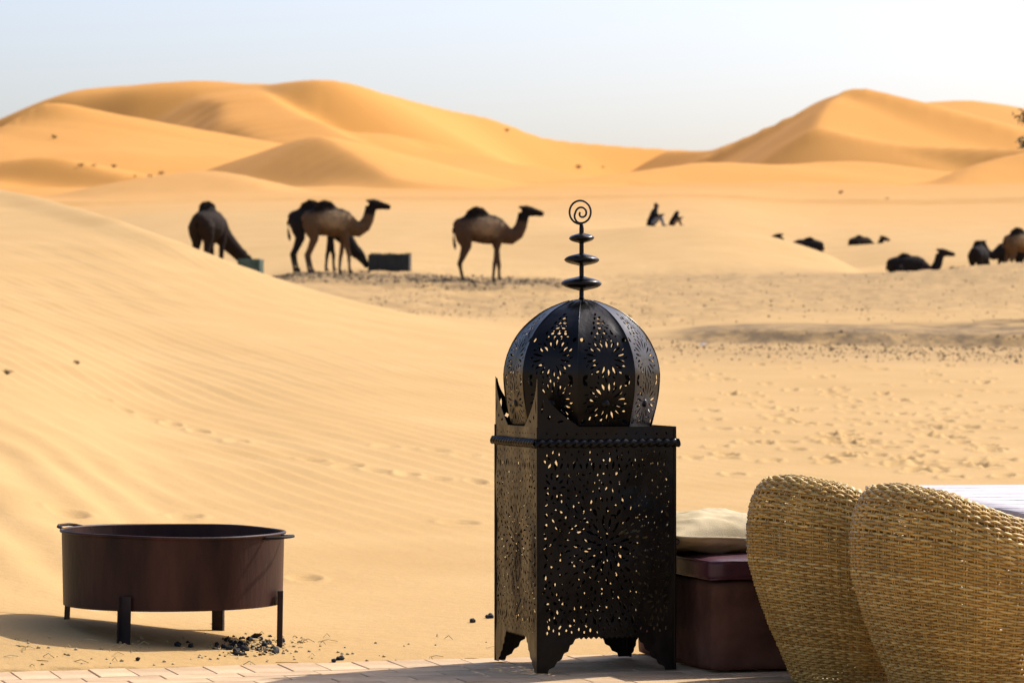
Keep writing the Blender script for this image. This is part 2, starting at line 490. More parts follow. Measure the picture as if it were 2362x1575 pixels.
NEAR = {
    -2600: [(8, None, .05), (10.2, None, .08), (13, None, .3), (20, None, .8), (30, None, 1.5), (50, None, 3.2), (88, None, 6.4), (108, None, 5.6), (130, None, 5.6), (200, None, 9.0), (320, None, 15.5)],
    -400: [(8, None, -.01), (10.1, None, .04), (11, 1400), (13, 1255), (16, 1110), (20, 965), (25, 845), (30, 760), (36, 680), (43, 610), (50, 555), (60, 485), (70, 430), (80, 390), (88, 365), (105, None, 5.3), (130, None, 5.2), (200, None, 8.8), (320, 450)],
    0: [(8, None, -.01), (10.1, None, -.005), (11, 1430), (13, 1300), (16, 1160), (20, 1020), (25, 900), (30, 815), (36, 735), (43, 665), (50, 605), (60, 530), (68, 478), (76, 440), (90, None, 4.1), (110, None, 3.9), (130, None, 4.7), (200, None, 8.6), (320, 455)],
    400: [(8, None, -.01), (10.2, None, -.012), (11, 1482), (13, 1370), (16, 1245), (20, 1115), (25, 990), (30, 898), (36, 805), (43, 715), (50, 640), (55, 600), (60, 553), (70, None, 2.75), (90, None, 2.93), (105, None, 3.5), (130, 560), (200, 490), (260, 468), (320, 462)],
    800: [(8, None, -.01), (10.3, None, -.02), (11, None, -.025), (13, 1390), (16, 1270), (20, 1140), (25, 1020), (30, 925), (36, 845), (43, 775), (50, 725), (58, 690), (66, None, 1.76), (78, 672), (90, 643), (105, 610), (130, 540), (200, 480), (260, 462), (320, 452)],
    1200: [(8, None, -.01), (10.5, None, -.02), (13, 1392), (16, 1280), (20, 1160), (25, 1050), (30, 970), (36, 895), (43, 835), (50, 795), (58, 762), (66, 735), (76, 703), (88, 662), (100, 640), (115, 600), (132, 540), (200, 490), (260, 462), (320, 450)],
    1600: [(8, None, -.01), (11, None, -.02), (13, 1392), (16, 1282), (20, 1175), (25, 1075), (30, 1000), (36, 930), (43, 865), (50, 820), (58, 785), (66, 748), (76, 705), (90, 660), (105, 632), (118, 575), (132, 519), (145, None, 5.9), (200, 480), (260, 455), (320, 446)],
    1900: [(8, None, -.01), (11, None, -.02), (13, 1392), (16, 1282), (20, 1175), (25, 1075), (30, 1000), (36, 930), (43, 868), (50, 822), (58, 790), (66, 745), (76, 705), (90, 662), (105, 632), (118, 612), (130, 582), (145, None, 4.5), (165, 568), (200, 520), (260, 472), (320, 455)],
    2100: [(8, None, -.01), (11, None, -.02), (13, 1392), (16, 1282), (20, 1175), (25, 1075), (30, 1000), (36, 930), (43, 870), (50, 826), (58, 794), (66, 742), (76, 700), (90, 660), (105, 629), (118, None, 3.2), (130, None, 3.15), (150, 590), (200, 525), (260, 472), (320, 455)],
    2362: [(8, None, -.01), (11, None, -.02), (13, 1392), (16, 1282), (20, 1175), (25, 1075), (30, 1000), (36, 932), (43, 872), (50, 830), (58, 800), (66, 738), (76, 692), (90, 645), (105, 606), (118, None, 3.72), (130, None, 3.68), (150, 585), (200, 530), (260, 468), (320, 450)],
    2760: [(8, None, -.01), (11, None, -.02), (13, 1390), (16, 1280), (20, 1170), (25, 1070), (30, 995), (36, 925), (43, 865), (50, 825), (58, 795), (66, 732), (76, 685), (90, 636), (105, 590), (118, None, 3.8), (130, None, 3.7), (150, 575), (200, 520), (260, 462), (320, 445)],
    5000: [(8, None, .0), (11, None, .0), (16, None, .1), (20, None, .3), (30, None, .6), (50, None, 1.4), (90, None, 3.2), (150, None, 6), (260, None, 12), (320, None, 15.5)],
}
UK = np.array(sorted(NEAR))
LD = np.linspace(math.log(8), math.log(320), 420)      # table over log distance
# distance of the near dune's crest per column; the table is stretched so that this crest keeps one index
DCU, DCV = [-2600, -400, 0, 400, 800, 1000], [88, 88, 76, 60, 58, 58]
_dcg = np.linspace(-2600, 1000, 400)
_dcv = pchip(_dcg, DCU, DCV)
_dcv = np.convolve(np.pad(_dcv, 30, 'edge'), np.hanning(61) / np.hanning(61).sum(), 'valid')
_l8, _l58, _l130 = math.log(8), math.log(58), math.log(135)


def to_index(u, D):
    l = np.log(np.maximum(D, 1e-3)); lc = np.log(np.interp(u, _dcg, _dcv))
    a = _l8 + (l - _l8) * (_l58 - _l8) / (lc - _l8)
    b = _l58 + (l - lc) * (_l130 - _l58) / (_l130 - lc)
    return np.where(l < lc, a, np.where(l < _l130, b, l))


TAB = np.zeros((len(UK), len(LD)))
for i, u in enumerate(UK):
    ds = [k[0] for k in NEAR[u]]
    zs = [zof(k[1], k[0]) if k[1] is not None else k[2] for k in NEAR[u]]
    dgrid = np.exp(np.linspace(math.log(8), math.log(320), 3000))
    TAB[i] = np.interp(LD, to_index(float(u), dgrid), pchip(dgrid, ds, zs))
_ug = np.linspace(UK[0], UK[-1], 800)
TAB = np.stack([pchip(_ug, UK, TAB[:, j]) for j in range(len(LD))], 1)
_kh = np.hanning(25) / np.hanning(25).sum()
TAB = np.apply_along_axis(lambda a: np.convolve(np.pad(a, 12, 'edge'), _kh, 'valid'), 0, TAB)


def near_z(u, D):
    fu = np.clip((u - _ug[0]) / (_ug[1] - _ug[0]), 0, len(_ug) - 1.001)
    fd = np.clip((to_index(u, D) - LD[0]) / (LD[1] - LD[0]), 0, len(LD) - 1.001)
    iu = fu.astype(int); idd = fd.astype(int); a = fu - iu; b = fd - idd
    return (TAB[iu, idd] * (1 - a) + TAB[iu + 1, idd] * a) * (1 - b) + (TAB[iu, idd + 1] * (1 - a) + TAB[iu + 1, idd + 1] * a) * b


# far dunes: crest lines (photo column, row, distance); g = slopes of the upper and lower near face, w = length of the upper part, b = back slope
RIDGES = [
    # great dune massif on the left
    dict(c=[(-2600, 330, 1000), (-900, 330, 1000), (-400, 345, 930), (-100, 310, 905), (0, 290, 900), (60, 262, 898), (120, 231, 896), (180, 211, 894), (250, 200, 890), (330, 193, 884), (430, 186, 872),
            (500, 188, 868), (560, 195, 864), (610, 199, 862)], g=(.17, .68), w=17, b=.2, r=4),
    dict(c=[(590, 202, 862), (630, 196, 838), (680, 187, 812), (740, 184, 800), (800, 192, 806), (880, 215, 826), (960, 240, 846), (1040, 262, 860), (1120, 277, 870), (1180, 297, 875),
            (1240, 318, 880), (1330, 330, 890), (1430, 340, 900), (1540, 345, 910), (1700, 352, 920), (2400, 365, 950), (5000, 350, 950)],
         g=(.55, .42), w=34, b=.2, r=3),
    # spur that drops from the saddle towards the viewer
    dict(c=[(575, 203, 858), (600, 212, 800), (640, 238, 745), (690, 268, 700), (750, 296, 660), (830, 330, 610)], g=(.12, .66), w=13, b=.5, r=2),
    # lit shelf below the massif
    dict(c=[(-2600, 400, 640), (-400, 345, 600), (0, 293, 606), (60, 263, 610), (112, 238, 614), (160, 254, 620), (220, 276, 628), (330, 310, 642), (450, 332, 655), (540, 338, 662), (640, 328, 668), (740, 312, 672)],
         g=(.13, .16), w=70, b=.55, r=3),
    dict(c=[(740, 312, 672), (900, 318, 690), (1050, 352, 690), (1180, 388, 680)], g=(.15, .16), w=70, b=.3, r=8),
    # low dunes far left
    dict(c=[(-600, 380, 480), (-200, 372, 470), (0, 368, 462), (110, 358, 455), (200, 376, 446), (300, 400, 436)], g=(.55, .2), w=9, b=.12, r=2),
    # pyramid dune in the middle
    dict(c=[(440, 408, 468), (520, 376, 455), (620, 345, 436), (700, 322, 420), (736, 318, 410), (790, 342, 396), (850, 378, 380), (910, 412, 366)], g=(.56, .55), w=60, b=.20, r=1.2),
    # lit low dune left of it
    dict(c=[(150, 462, 318), (250, 450, 312), (350, 425, 308), (430, 402, 304), (480, 394, 300), (530, 405, 292), (580, 425, 284), (630, 446, 278)], g=(.13, .5), w=12, b=.2, r=1.5),
    dict(c=[(560, 440, 330), (640, 430, 328), (760, 428, 326), (900, 437, 325), (1050, 447, 324), (1250, 456, 322)], g=(.11, .12), w=30, b=.15, r=3),
    # saddle dune in the centre
    dict(c=[(1250, 432, 430), (1330, 424, 436), (1400, 418, 442), (1440, 414, 445), (1500, 424, 440), (1600, 442, 430)], g=(.2, .15), w=20, b=.25, r=3),
    # peaked dune on the right
    dict(c=[(1540, 352, 846), (1640, 345, 815), (1700, 326, 790), (1780, 295, 755), (1860, 256, 722), (1920, 224, 698), (1976, 207, 682)], g=(.60, .5), w=60, b=.25, r=1, k=7),
    dict(c=[(1976, 207, 682), (2020, 217, 688), (2080, 243, 700), (2200, 280, 720), (2362, 310, 740)], g=(.25, .66), w=58, b=.3, r=1.2, cut=.7),
    dict(c=[(2000, 266, 873), (2080, 246, 872), (2150, 239, 871), (2220, 236, 871), (2290, 247, 876), (2362, 266, 884), (2760, 300, 920), (5000, 320, 950)], g=(.16, .4), w=110, b=.2, r=6, cut=.7),
    # ridge coming down from the peak
    dict(c=[(1950, 218, 684), (1920, 236, 668), (1900, 262, 652), (1886, 296, 634)], g=(.62, .6), w=30, b=.24, r=1),
    # steep scarp below the lit face of the peak
    dict(c=[(1886, 300, 632), (1960, 316, 626), (2060, 330, 619), (2200, 338, 610), (2362, 341, 600), (2760, 350, 570), (3400, 370, 560)], g=(.66, .64), w=40, b=.10, r=1.5),
    # lit shelf in front of the peak
    dict(c=[(1250, 424, 470), (1350, 413, 480), (1450, 400, 492), (1560, 384, 505), (1650, 376, 515), (1760, 381, 525), (1900, 374, 540), (2000, 378, 552), (2080, 389, 560), (2150, 403, 566), (2225, 424, 570)],
         g=(.13, .15), w=60, b=.4, r=3),
    dict(c=[(2150, 440, 474), (2210, 418, 480), (2250, 390, 490), (2290, 370, 498), (2362, 352, 505), (2500, 335, 515), (2760, 330, 530), (5000, 350, 560)], g=(.14, .16), w=60, b=.4, r=3),
    # low shaded swale on the right
    dict(c=[(1600, 475, 268), (1760, 484, 262), (1850, 489, 258), (1950, 484, 262), (2100, 474, 268), (2362, 465, 272), (2800, 462, 275)], g=(.4, .1), w=4, b=.08, r=1),
]
for R_ in RIDGES:
    c = np.array(R_['c'], float)
    n_ = int(max(10, min(44, (len(c) - 1) * 3)))
    k_ = np.arange(len(c)); kk = np.linspace(0, len(c) - 1, n_)
    uu = pchip(kk, k_, c[:, 0]); yy = pchip(kk, k_, c[:, 1]); dd = pchip(kk, k_, c[:, 2])
    R_['p'] = np.stack([(uu - CX) * dd / F, dd, zof(yy, dd)], 1)


def far_z(u, D):
    X = (u - CX) * D / F
    base = near_z(u, np.full_like(D, 320.0)) + (D - 320) * .052 + 2.2 * fbm(X / 26., D / 70., 3, 61) * np.clip((D - 270) / 80, 0, 1)
    z = np.where(D > 260, np.minimum(base, 34), -1e3)
    wx = fbm(X / 30., D / 40., 3, 5)
    for R_ in RIDGES:
        p = R_['p']
        g1, g2 = R_['g']; w, b, r = R_['w'], R_['b'], R_['r']
        bdx = np.maximum(np.maximum(p[:, 0].min() - X, X - p[:, 0].max()), 0); bdy = np.maximum(np.maximum(p[:, 1].min() - D, D - p[:, 1].max()), 0)
        on = p[:, 2].max() - min(g1, g2, b) * np.maximum(np.hypot(bdx, bdy) - 4, 0) > z - 2
        if not on.any(): continue
        Xa, Da, za = X[on], D[on], z[on]
        w = w * (1 + .35 * wx[on])
        num = np.zeros(Xa.shape); den = np.zeros(Xa.shape)
        for i in range(len(p) - 1):
            ax, ay, az = p[i]; bx, by, bz = p[i + 1]
            ex, ey = bx - ax, by - ay
            l2 = ex * ex + ey * ey
            qx, qy = Xa - ax, Da - ay
            t = np.clip((qx * ex + qy * ey) / l2, 0, 1)
            ox, oy = qx - t * ex, qy - t * ey
            d = np.sqrt(ox * ox + oy * oy)
            sgn = (ex * oy - ey * ox) / (np.sqrt(l2) * np.maximum(d, 1e-6))   # +1 on the far side, -1 on the near side
            m = .5 + .5 * np.clip(sgn * 1.6, -1, 1)
            dr = np.sqrt(d * d + r * r) - r
            br = np.sqrt((dr - w) ** 2 + (w * .14) ** 2) - np.abs(dr - w)
            front = g1 * np.minimum(dr, w) + g2 * np.maximum(dr - w, 0) + (g2 - g1) * .5 * br - (g2 - g1) * .5 * (np.sqrt(w * w * 1.0196) - w)
            h = az + t * (bz - az) - (front * (1 - m) + b * dr * m)
            wt = 1 / (d * d + .3) ** 4
            num += h * wt; den += wt
        best = num / den
        if R_.get('cut'):                            # blunt end: the dune does not spread past its start
            ex, ey = p[1, 0] - p[0, 0], p[1, 1] - p[0, 1]
            best = best - R_['cut'] * np.maximum(-((Xa - p[0, 0]) * ex + (Da - p[0, 1]) * ey), 0) / math.hypot(ex, ey)
        k = R_.get('k', 1.4)
        hh = np.clip(.5 + .5 * (best - za) / k, 0, 1)
        z[on] = za * (1 - hh) + best * hh + np.where(za > -500, k * hh * (1 - hh), 0)
    return z


def base_z(u, D):
    z1 = near_z(u, np.minimum(D, 320))
    far = D > 230
    z = z1.copy()
    if far.any():
        zf = far_z(u[far], D[far])
        a = z1[far]
        k = 1.0
        h = np.clip(.5 + .5 * (zf - a) / k, 0, 1)
        m = a * (1 - h) + zf * h + k * h * (1 - h)
        z[far] = np.where(D[far] > 320, np.maximum(zf, 8), m)
    return z


def find_D(u, y, lo=10.2, hi=240.):
    """distance at which a photo pixel meets the near sand"""
    d = np.exp(np.linspace(math.log(lo), math.log(hi), 3000))
    z = base_z(np.full_like(d, float(u)), d)
    yy = YH + (CAMZ - z) * F / d
    i = np.nonzero(yy <= y)[0]
    return float(d[i[0]]) if len(i) else hi


# footprints: photo pixels, turned into dents in the sand
FOOT = [(235, 915), (285, 941), (346, 962), (395, 975), (458, 992), (546, 1016), (720, 1056), (802, 1073), (868, 1085), (940, 1093), (1008, 1104), (1098, 1111), (890, 1028), (1006, 1037), (1075, 1050)]
_r = random.Random(3)
for (x0, y0, x1, y1, n) in ((1560, 832, 1985, 1030, 13), (1600, 850, 2040, 1075, 10), (1790, 826, 2170, 1010, 14), (1880, 850, 2060, 1070, 9), (2000, 842, 2330, 1090, 15), (2180, 860, 2290, 1075, 11), (2060, 930, 2200, 1100, 7), (2230, 840, 2362, 930, 5), (1930, 900, 2120, 1080, 8)):
    for k in range(n):
        t = (k + _r.uniform(-.25, .25)) / (n - 1)
        s = 1 if k % 2 else -1
        FOOT.append((x0 + (x1 - x0) * t + s * 12 + _r.uniform(-8, 8), y0 + (y1 - y0) * t - s * 5 + _r.uniform(-5, 5)))
for k in range(70):
    FOOT.append((_r.uniform(1580, 2362), _r.uniform(835, 1100)))
for k in range(7):
    FOOT.append((_r.uniform(150, 1100), _r.uniform(1030, 1480)))


def patio_mask(X, Y):
    p = X * E1[0] + Y * E1[1]; q = X * E2[0] + Y * E2[1]
    m = sstep(10.165, 10.10, q) * sstep(-3.55, -3.4, p) * sstep(9.05, 8.9, p) * sstep(-8.05, -7.9, q)
    return m, p, q


def terrain_z(X, Y, detail=True):
    th = np.arctan2(X, Y)
    r = np.hypot(X, Y)
    lim = math.atan(3800 / F)
    thc = np.clip(th, -lim, lim)
    u = CX + F * np.tan(thc)
    D = r * np.cos(thc)
    z = base_z(u.ravel(), np.maximum(D, 8.0).ravel()).reshape(u.shape)
    # behind the viewer both edge profiles are blended so the sheet closes
    back = sstep(math.radians(60), math.radians(180), np.abs(th))
    if (back > 0).any():
        zb = .5 * (base_z(np.full(u.size, CX - 3800.), np.maximum(D, 8.).ravel()) + base_z(np.full(u.size, CX + 3800.), np.maximum(D, 8.).ravel())).reshape(u.shape)
        z = z * (1 - back) + zb * back
    z = np.where(r > 1500, z * np.clip(1 - (r - 1500) / 1200, 0, 1) - 6 * np.clip((r - 1500) / 1200, 0, 1), z)
    if not detail:
        return z
    # broad unevenness
    z = z + fbm(X / 3.1, Y / 4.7, 3, 2) * np.clip((D - 11) * .0016, 0, .05) + fbm(X / .8, Y / 1.1, 2, 9) * np.clip((D - 10.3) * .003, 0, .005)
    z = z + fbm(X / 45., Y / 60., 3, 4) * np.clip((D - 260) * .004, 0, 1.1)
    # trampled ground with stones: rough
    pl = sstep(58, 70, D) * sstep(116, 100, D) * sstep(600, 900, u)
    z = z + pl * (fbm(X / .5, Y / .9, 3, 12) * .07)
    # shaded bank across the plain on the right
    bank = 58.4 + 1.5 * fbm(u / 420., u * 0, 2, 21) + (u - 1900) * -.001
    z = z + sstep(1420, 1750, u) * (.22 * sstep(bank - .25, bank + .4, D) - .22 * sstep(bank + 1.5, bank + 22, D))
    z = z + sstep(600, 720, u) * sstep(1420, 1250, u) * .16 * sstep(83.5, 84.8, D + 1.2 * fbm(u / 90., D / 5., 2, 25)) * sstep(110, 96, D)
    # wind ripples, long diagonal lines running down the slip face
    warp = fbm(X / 2.6, Y / 9.0, 3, 31)
    ph = (X * 1.0 + (Y - 30) * .385 + .30 * warp) / .25
    ph2 = (X * 1.0 + (Y - 30) * .34 + .6 * fbm(X / 4., Y / 14., 2, 33)) / .74
    am = sstep(14, 25, D) * sstep(70, 48, D) * (0.35 + .65 * sstep(1500, 700, u)) * (.25 + .75 * np.clip(.55 + 1.5 * fbm(X / 2.2, Y / 6.5, 2, 35), 0, 1))
    def rip(p):
        f = p - np.floor(p)
        return np.where(f < .68, f / .68, (1 - f) / .32)
    sharp = rip(ph)
    z = z + am * (.0145 * (sharp - .5) + .006 * np.sin(2 * math.pi * ph2) * sstep(1300, 500, u))
    # large streaks low on the left
    ph3 = (X * .9 + (Y - 14) * .30 + .3 * fbm(X / 1.4, Y / 3., 2, 37)) / .42
    z = z + .014 * np.sin(2 * math.pi * ph3) * sstep(620, 100, u) * sstep(11.3, 13.5, D) * sstep(26, 18, D)
    # footprints
    for (fx, fy, X0, Y0, a, L1, W1, dp) in FDENT:
        w = (np.abs(Y - Y0) < .8) & (np.abs(X - X0) < .5)
        if not w.any(): continue
        dx = X[w] - X0; dy = Y[w] - Y0
        ca, sa = math.cos(a), math.sin(a)
        q = (dx * ca + dy * sa) / L1; s = (-dx * sa + dy * ca) / W1
        rr = q * q + s * s
        z[w] += -dp * np.exp(-rr ** 1.5) + dp * .45 * np.exp(-((np.sqrt(rr) - 1.35) / .35) ** 2)
    m, p, q = patio_mask(X, Y)
    z = z * (1 - m) - .09 * m
    return z


FDENT = []
for i, (fx, fy) in enumerate(FOOT):
    d = find_D(fx, fy)
    Lx = _r.uniform(.06, .10); Wy = _r.uniform(.13, .20)
    FDENT.append((fx, fy, (fx - CX) * d / F, d, _r.uniform(-.3, .3), Lx, Wy, _r.uniform(.03, .055) * (1 if fx > 1300 else .5) * (.6 if d < 14 else 1)))


def gz(X, Y):
    return float(terrain_z(np.array([[float(X)]]), np.array([[float(Y)]]))[0, 0])


def ground_pt(u, D):
    X = (u - CX) * D / F
    return Vector((X, D, gz(X, D)))


# rows (distance) and columns (azimuth)
rows = [0.4, 1.5, 3, 5, 7]
d = 8.6
while d < 3200:
    rows.append(d)
    s = .0052 if d < 18 else .0042 if d < 64 else .0062 if d < 140 else .0075 if d < 250 else .0048 if d < 960 else .03
    d *= 1 + s
rows = np.array(rows)
fine = np.arange(-300, 2662 + .1, 3.1)
left = CX - np.tan(np.linspace(math.radians(11.5), math.radians(30), 40))[::-1] * F
right = CX + np.tan(np.linspace(math.radians(11.5), math.radians(30), 40)) * F
thf = np.arctan((np.concatenate([left[left < -305], fine, right[right > 2667]]) - CX) / F)
thb = np.concatenate([np.linspace(-math.pi, thf[0], 40)[:-1], thf, np.linspace(thf[-1], math.pi, 40)[1:]])
TT, RR = np.meshgrid(thb, rows)
# rows keep constant depth inside the frame so that they follow the photo rows
XX = np.sin(TT) * RR / np.maximum(np.cos(np.clip(TT, thf[0], thf[-1])), .5)
YY = np.cos(TT) * RR / np.maximum(np.cos(np.clip(TT, thf[0], thf[-1])), .5)
ZZ = terrain_z(XX, YY)
# wind rounds the far crests
kf = rows > 236
sub = ZZ[kf]
ku = np.exp(-np.linspace(-2, 2, 5) ** 2); ku /= ku.sum()
kd = np.exp(-np.linspace(-2, 2, 3) ** 2); kd /= kd.sum()
fc = slice(int(np.searchsorted(thb, thf[0])) + 12, int(np.searchsorted(thb, thf[-1])) - 12)
tmp = np.apply_along_axis(lambda a: np.convolve(np.pad(a, 2, 'edge'), ku, 'valid'), 1, sub)
tmp = np.apply_along_axis(lambda a: np.convolve(np.pad(a, 1, 'edge'), kd, 'valid'), 0, tmp)
fade = sstep(236, 300, rows[kf])[:, None]
sub[:, fc] = sub[:, fc] * (1 - fade) + tmp[:, fc] * fade
ZZ[kf] = sub
nr, nc = ZZ.shape
idx = np.arange(nr * nc).reshape(nr, nc)
Q = np.stack([idx[:-1, :-1], idx[:-1, 1:], idx[1:, 1:], idx[1:, :-1]], -1).reshape(-1, 4)[:, ::-1]
sand_me = np_mesh("desert_sand", np.stack([XX, YY, ZZ], -1).reshape(-1, 3), Q, M['sand'])
UU = CX + F * np.tan(np.clip(TT, -.45, .45))
dirt_and_shade = np.zeros_like(ZZ)
bd = 86 + 2.2 * fbm(UU / 130., UU * 0 + 3., 2, 41)
dirt_and_shade = np.maximum(dirt_and_shade, sstep(560, 680, UU) * sstep(1460, 1250, UU) * (.95 * sstep(82, 85.5, YY) * sstep(93.5, 89, YY) + .40 * sstep(60, 74, YY) * sstep(84, 80, YY)))
dirt_and_shade = np.maximum(dirt_and_shade, sstep(1250, 1500, UU) * (.42 * sstep(45, 51, YY) * sstep(63, 58, YY) + .42 * sstep(60, 75, YY) * sstep(113, 98, YY)))
dirt_and_shade = np.maximum(dirt_and_shade, sstep(1350, 1600, UU) * sstep(2350, 2000, UU) * .55 * sstep(92, 98, YY) * sstep(107, 103, YY))
dirt_and_shade = np.maximum(dirt_and_shade, sstep(1450, 1700, UU) * 1.6 * sstep(56.6, 57.8, YY) * sstep(62, 59.8, YY))  # bank face darkened: its shade painted into the ground colour
dirt_and_shade = np.clip(dirt_and_shade + .25 * dirt_and_shade * fbm(XX / 6., YY / 9., 3, 45), 0, 1)
at = sand_me.attributes.new("dirt_and_shade", 'FLOAT', 'POINT')
at.data.foreach_set("value", dirt_and_shade.astype(np.float32).ravel())
sand = link("desert_sand", sand_me)
sand["kind"] = "structure"

# ------------------------------------------------------------------ terrace paving
def TP(p, q, z=0.0):
    """terrace coordinates -> world"""
    v = E1 * p + E2 * q
    return Vector((v[0], v[1], z))


mb = MB()
pa, pb, qa, qb = -3.4, 8.9, -7.9, 10.115
mb.add([TP(pa, qa, -.009), TP(pb, qa, -.009), TP(pb, qb, -.009), TP(pa, qb, -.009), TP(pa, qa, -.2), TP(pb, qa, -.2), TP(pb, qb, -.2), TP(pa, qb, -.2)],
       [(0, 1, 2, 3), (7, 6, 5, 4), (0, 4, 5, 1), (1, 5, 6, 2), (2, 6, 7, 3), (3, 7, 4, 0)])
terrace = mb.build("terrace_paving", M['mortar'])
terrace["kind"] = "structure"


def paver_mesh(lx, ly, seed):
    b = MB().box((-lx / 2, -ly / 2, -.03), (lx / 2, ly / 2, 0))
    bm = bmesh.new()
    vv = [bm.verts.new(v) for v in b.v]
    for f in b.f: bm.faces.new([vv[i] for i in f])
    bmesh.ops.bevel(bm, geom=[e for e in bm.edges if e.verts[0].co.z > -.01 and e.verts[1].co.z > -.01], offset=.002, segments=1, affect='EDGES')
    me = bpy.data.meshes.new("paver"); bm.to_mesh(me); bm.free()
    me.materials.append(M['tile'])
    return me


PV = [paver_mesh(.2405, .1145, 0), paver_mesh(.1185, .2385, 1)]
_r = random.Random(11)
npav = 0
q = qb - .122
row = 0
while q > 9.2:
    bandrow = (row == 0)
    step = .122 if bandrow else .244
    p = .9 + (.122 if row % 2 else 0)
    while p < 4.9:
        w = TP(p, q)
        u_ = CX + w.x * F / w.y
        if -150 < u_ < 2500:
            me = PV[1] if bandrow else PV[0]
            o = link("paver", me, terrace)
            o.location = TP(p, q - (.0 if not bandrow else 0), -.004 + _r.uniform(-.0010, .0010))
            o.rotation_euler = (_r.uniform(-.006, .006), _r.uniform(-.006, .006), TH + _r.uniform(-.008, .008))
            npav += 1
        p += step
    q -= .182 if bandrow else .118
    row += 1

# ------------------------------------------------------------------ iron lantern
def marching(nx, ny, field, mapf, name, mat, parent, thick=.0015, closed=None):
    """sheet metal cut along the zero line of field(i, j grid of parameters); mapf turns parameters into a point"""
    us = np.linspace(0, 1, nx + 1); vs_ = np.linspace(0, 1, ny + 1)
    U, V = np.meshgrid(us, vs_, indexing='ij')
    S = field(U, V)
    S = np.where(np.abs(S) < 1e-5, 1e-5, S)
    verts, faces, key = [], [], {}

    def vid(k, u, v):
        if k not in key:
            key[k] = len(verts); verts.append((u, v))
        return key[k]
    pos = S > 0
    for i in range(nx):
        for j in range(ny):
            c = ((i, j), (i + 1, j), (i + 1, j + 1), (i, j + 1))
            ins = [pos[a] for a in c]
            if not any(ins): continue
            poly = []
            for k in range(4):
                a, b = c[k], c[(k + 1) % 4]
                if ins[k]: poly.append(vid(a, us[a[0]], vs_[a[1]]))
                if ins[k] != ins[(k + 1) % 4]:
                    t = S[a] / (S[a] - S[b])
                    t = min(max(t, .02), .98)
                    kk = (min(a, b), max(a, b))
                    poly.append(vid(kk, us[a[0]] + t * (us[b[0]] - us[a[0]]), vs_[a[1]] + t * (vs_[b[1]] - vs_[a[1]])))
            if len(poly) > 2: faces.append(poly)
    o = mesh_obj(name, [mapf(u, v) for u, v in verts], faces, mat, parent)
    md = o.modifiers.new("solid", 'SOLIDIFY'); md.thickness = thick; md.offset = 0
    return o


def leaf(x, z, cx, cz, ang, L, W):
    dx, dz = x - cx, z - cz
    q = dx * math.cos(ang) + dz * math.sin(ang)
    r = -dx * math.sin(ang) + dz * math.cos(ang)
    return np.abs(r) - W * (1 - (q / L) ** 2)


def drop(x, z, cx, cz, ang, L, W):
    """teardrop, wide end outward"""
    dx, dz = x - cx, z - cz
    q = (dx * math.cos(ang) + dz * math.sin(ang)) / L
    r = -dx * math.sin(ang) + dz * math.cos(ang)
    return np.abs(r) - W * np.where(np.abs(q) < 1, (1 - q * q) * (1 + .7 * q), -.5 * (np.abs(q) - .9))


LW, LH = .452, .763
lant = empty("lantern", (P(1240, 1553, 10.0).x, 10.0, 0), TH)
tag(lant, "tall black pierced iron lantern with onion dome and spiral finial on the terrace", "lantern")


def apron(x):
    xs = np.minimum(x, LW - x)
    h = np.interp(xs, [0, .030, .036, .055, .062, .078, .085, .100, .104, .116, .122, .134], [-.01, -.01, .012, .020, .034, .042, .060, .066, .084, .090, .104, .106])
    teeth = .0075 * np.abs(((xs - .134) / .0165) % 1 - .5) * 2
    return np.where(xs > .134, .102 + teeth, h)


def box_holes():
    H = []
    cx, cz = LW / 2, .395
    # central medallion
    for n, r, L, W, off in ((8, .024, .014, .0045, 0), (16, .058, .020, .0045, .5), (16, .096, .016, .0055, 0), (24, .128, .013, .0042, .5), (24, .152, .009, .0038, 0)):
        for k in range(n):
            a = 2 * math.pi * (k + off) / n
            H.append((drop, cx + r * math.cos(a), cz + r * 1.12 * math.sin(a), a, L, W))
    # quarter rosettes in the corners
    for sx in (.055, LW - .055):
        for sz in (.215, .575):
            for k in range(10):
                a = 2 * math.pi * k / 10
                H.append((drop, sx + .026 * math.cos(a), sz + .03 * math.sin(a), a, .012, .0042))
            H.append((leaf, sx, sz, 0, .007, .006))
    # side scrolls
    for sx in (.026, LW - .026):
        for k in range(9):
            zz = .27 + k * .031
            H.append((leaf, sx, zz, math.pi / 2 + (.5 if k % 2 else -.5), .012, .0055))
            if k % 2: H.append((leaf, sx + (.018 if sx < .2 else -.018), zz + .008, .3, .006, .004))
    # arcades of upright drops at top and bottom
    for zz, sg in ((.640, 1), (.163, -1)):
        for k in range(19):
            x = .036 + k * (LW - .072) / 18
            big = k % 3 == 1
            H.append((drop, x, zz, math.pi / 2 * sg + (.25 if k % 2 else -.25), .017 if big else .012, .0058 if big else .0042))
            if k % 2 == 0: H.append((leaf, x + .01, zz - sg * .024, .8, .006, .0038))
    # pricked borders
    for zz in (.682, .128):
        for k in range(20):
            H.append((leaf, .03 + k * (LW - .06) / 19, zz + (.004 if k % 2 else -.004), math.pi / 2, .0065, .0033))
    for k in range(13):
        H.append((leaf, .03 + k * (LW - .06) / 12, .741, math.pi / 4 if k % 2 else -math.pi / 4, .006, .0034))
    rr = random.Random(77)
    for _ in range(2500):
        x, z = rr.uniform(.022, LW - .022), rr.uniform(.14, .665)
        if all((x - h[1]) ** 2 + (z - h[2]) ** 2 > .0165 ** 2 for h in H):
            H.append((rr.choice((leaf, drop)), x, z, math.atan2(z - cz, x - cx) + rr.gauss(0, .5), rr.uniform(.006, .011), rr.uniform(.0028, .0046)))
    return H


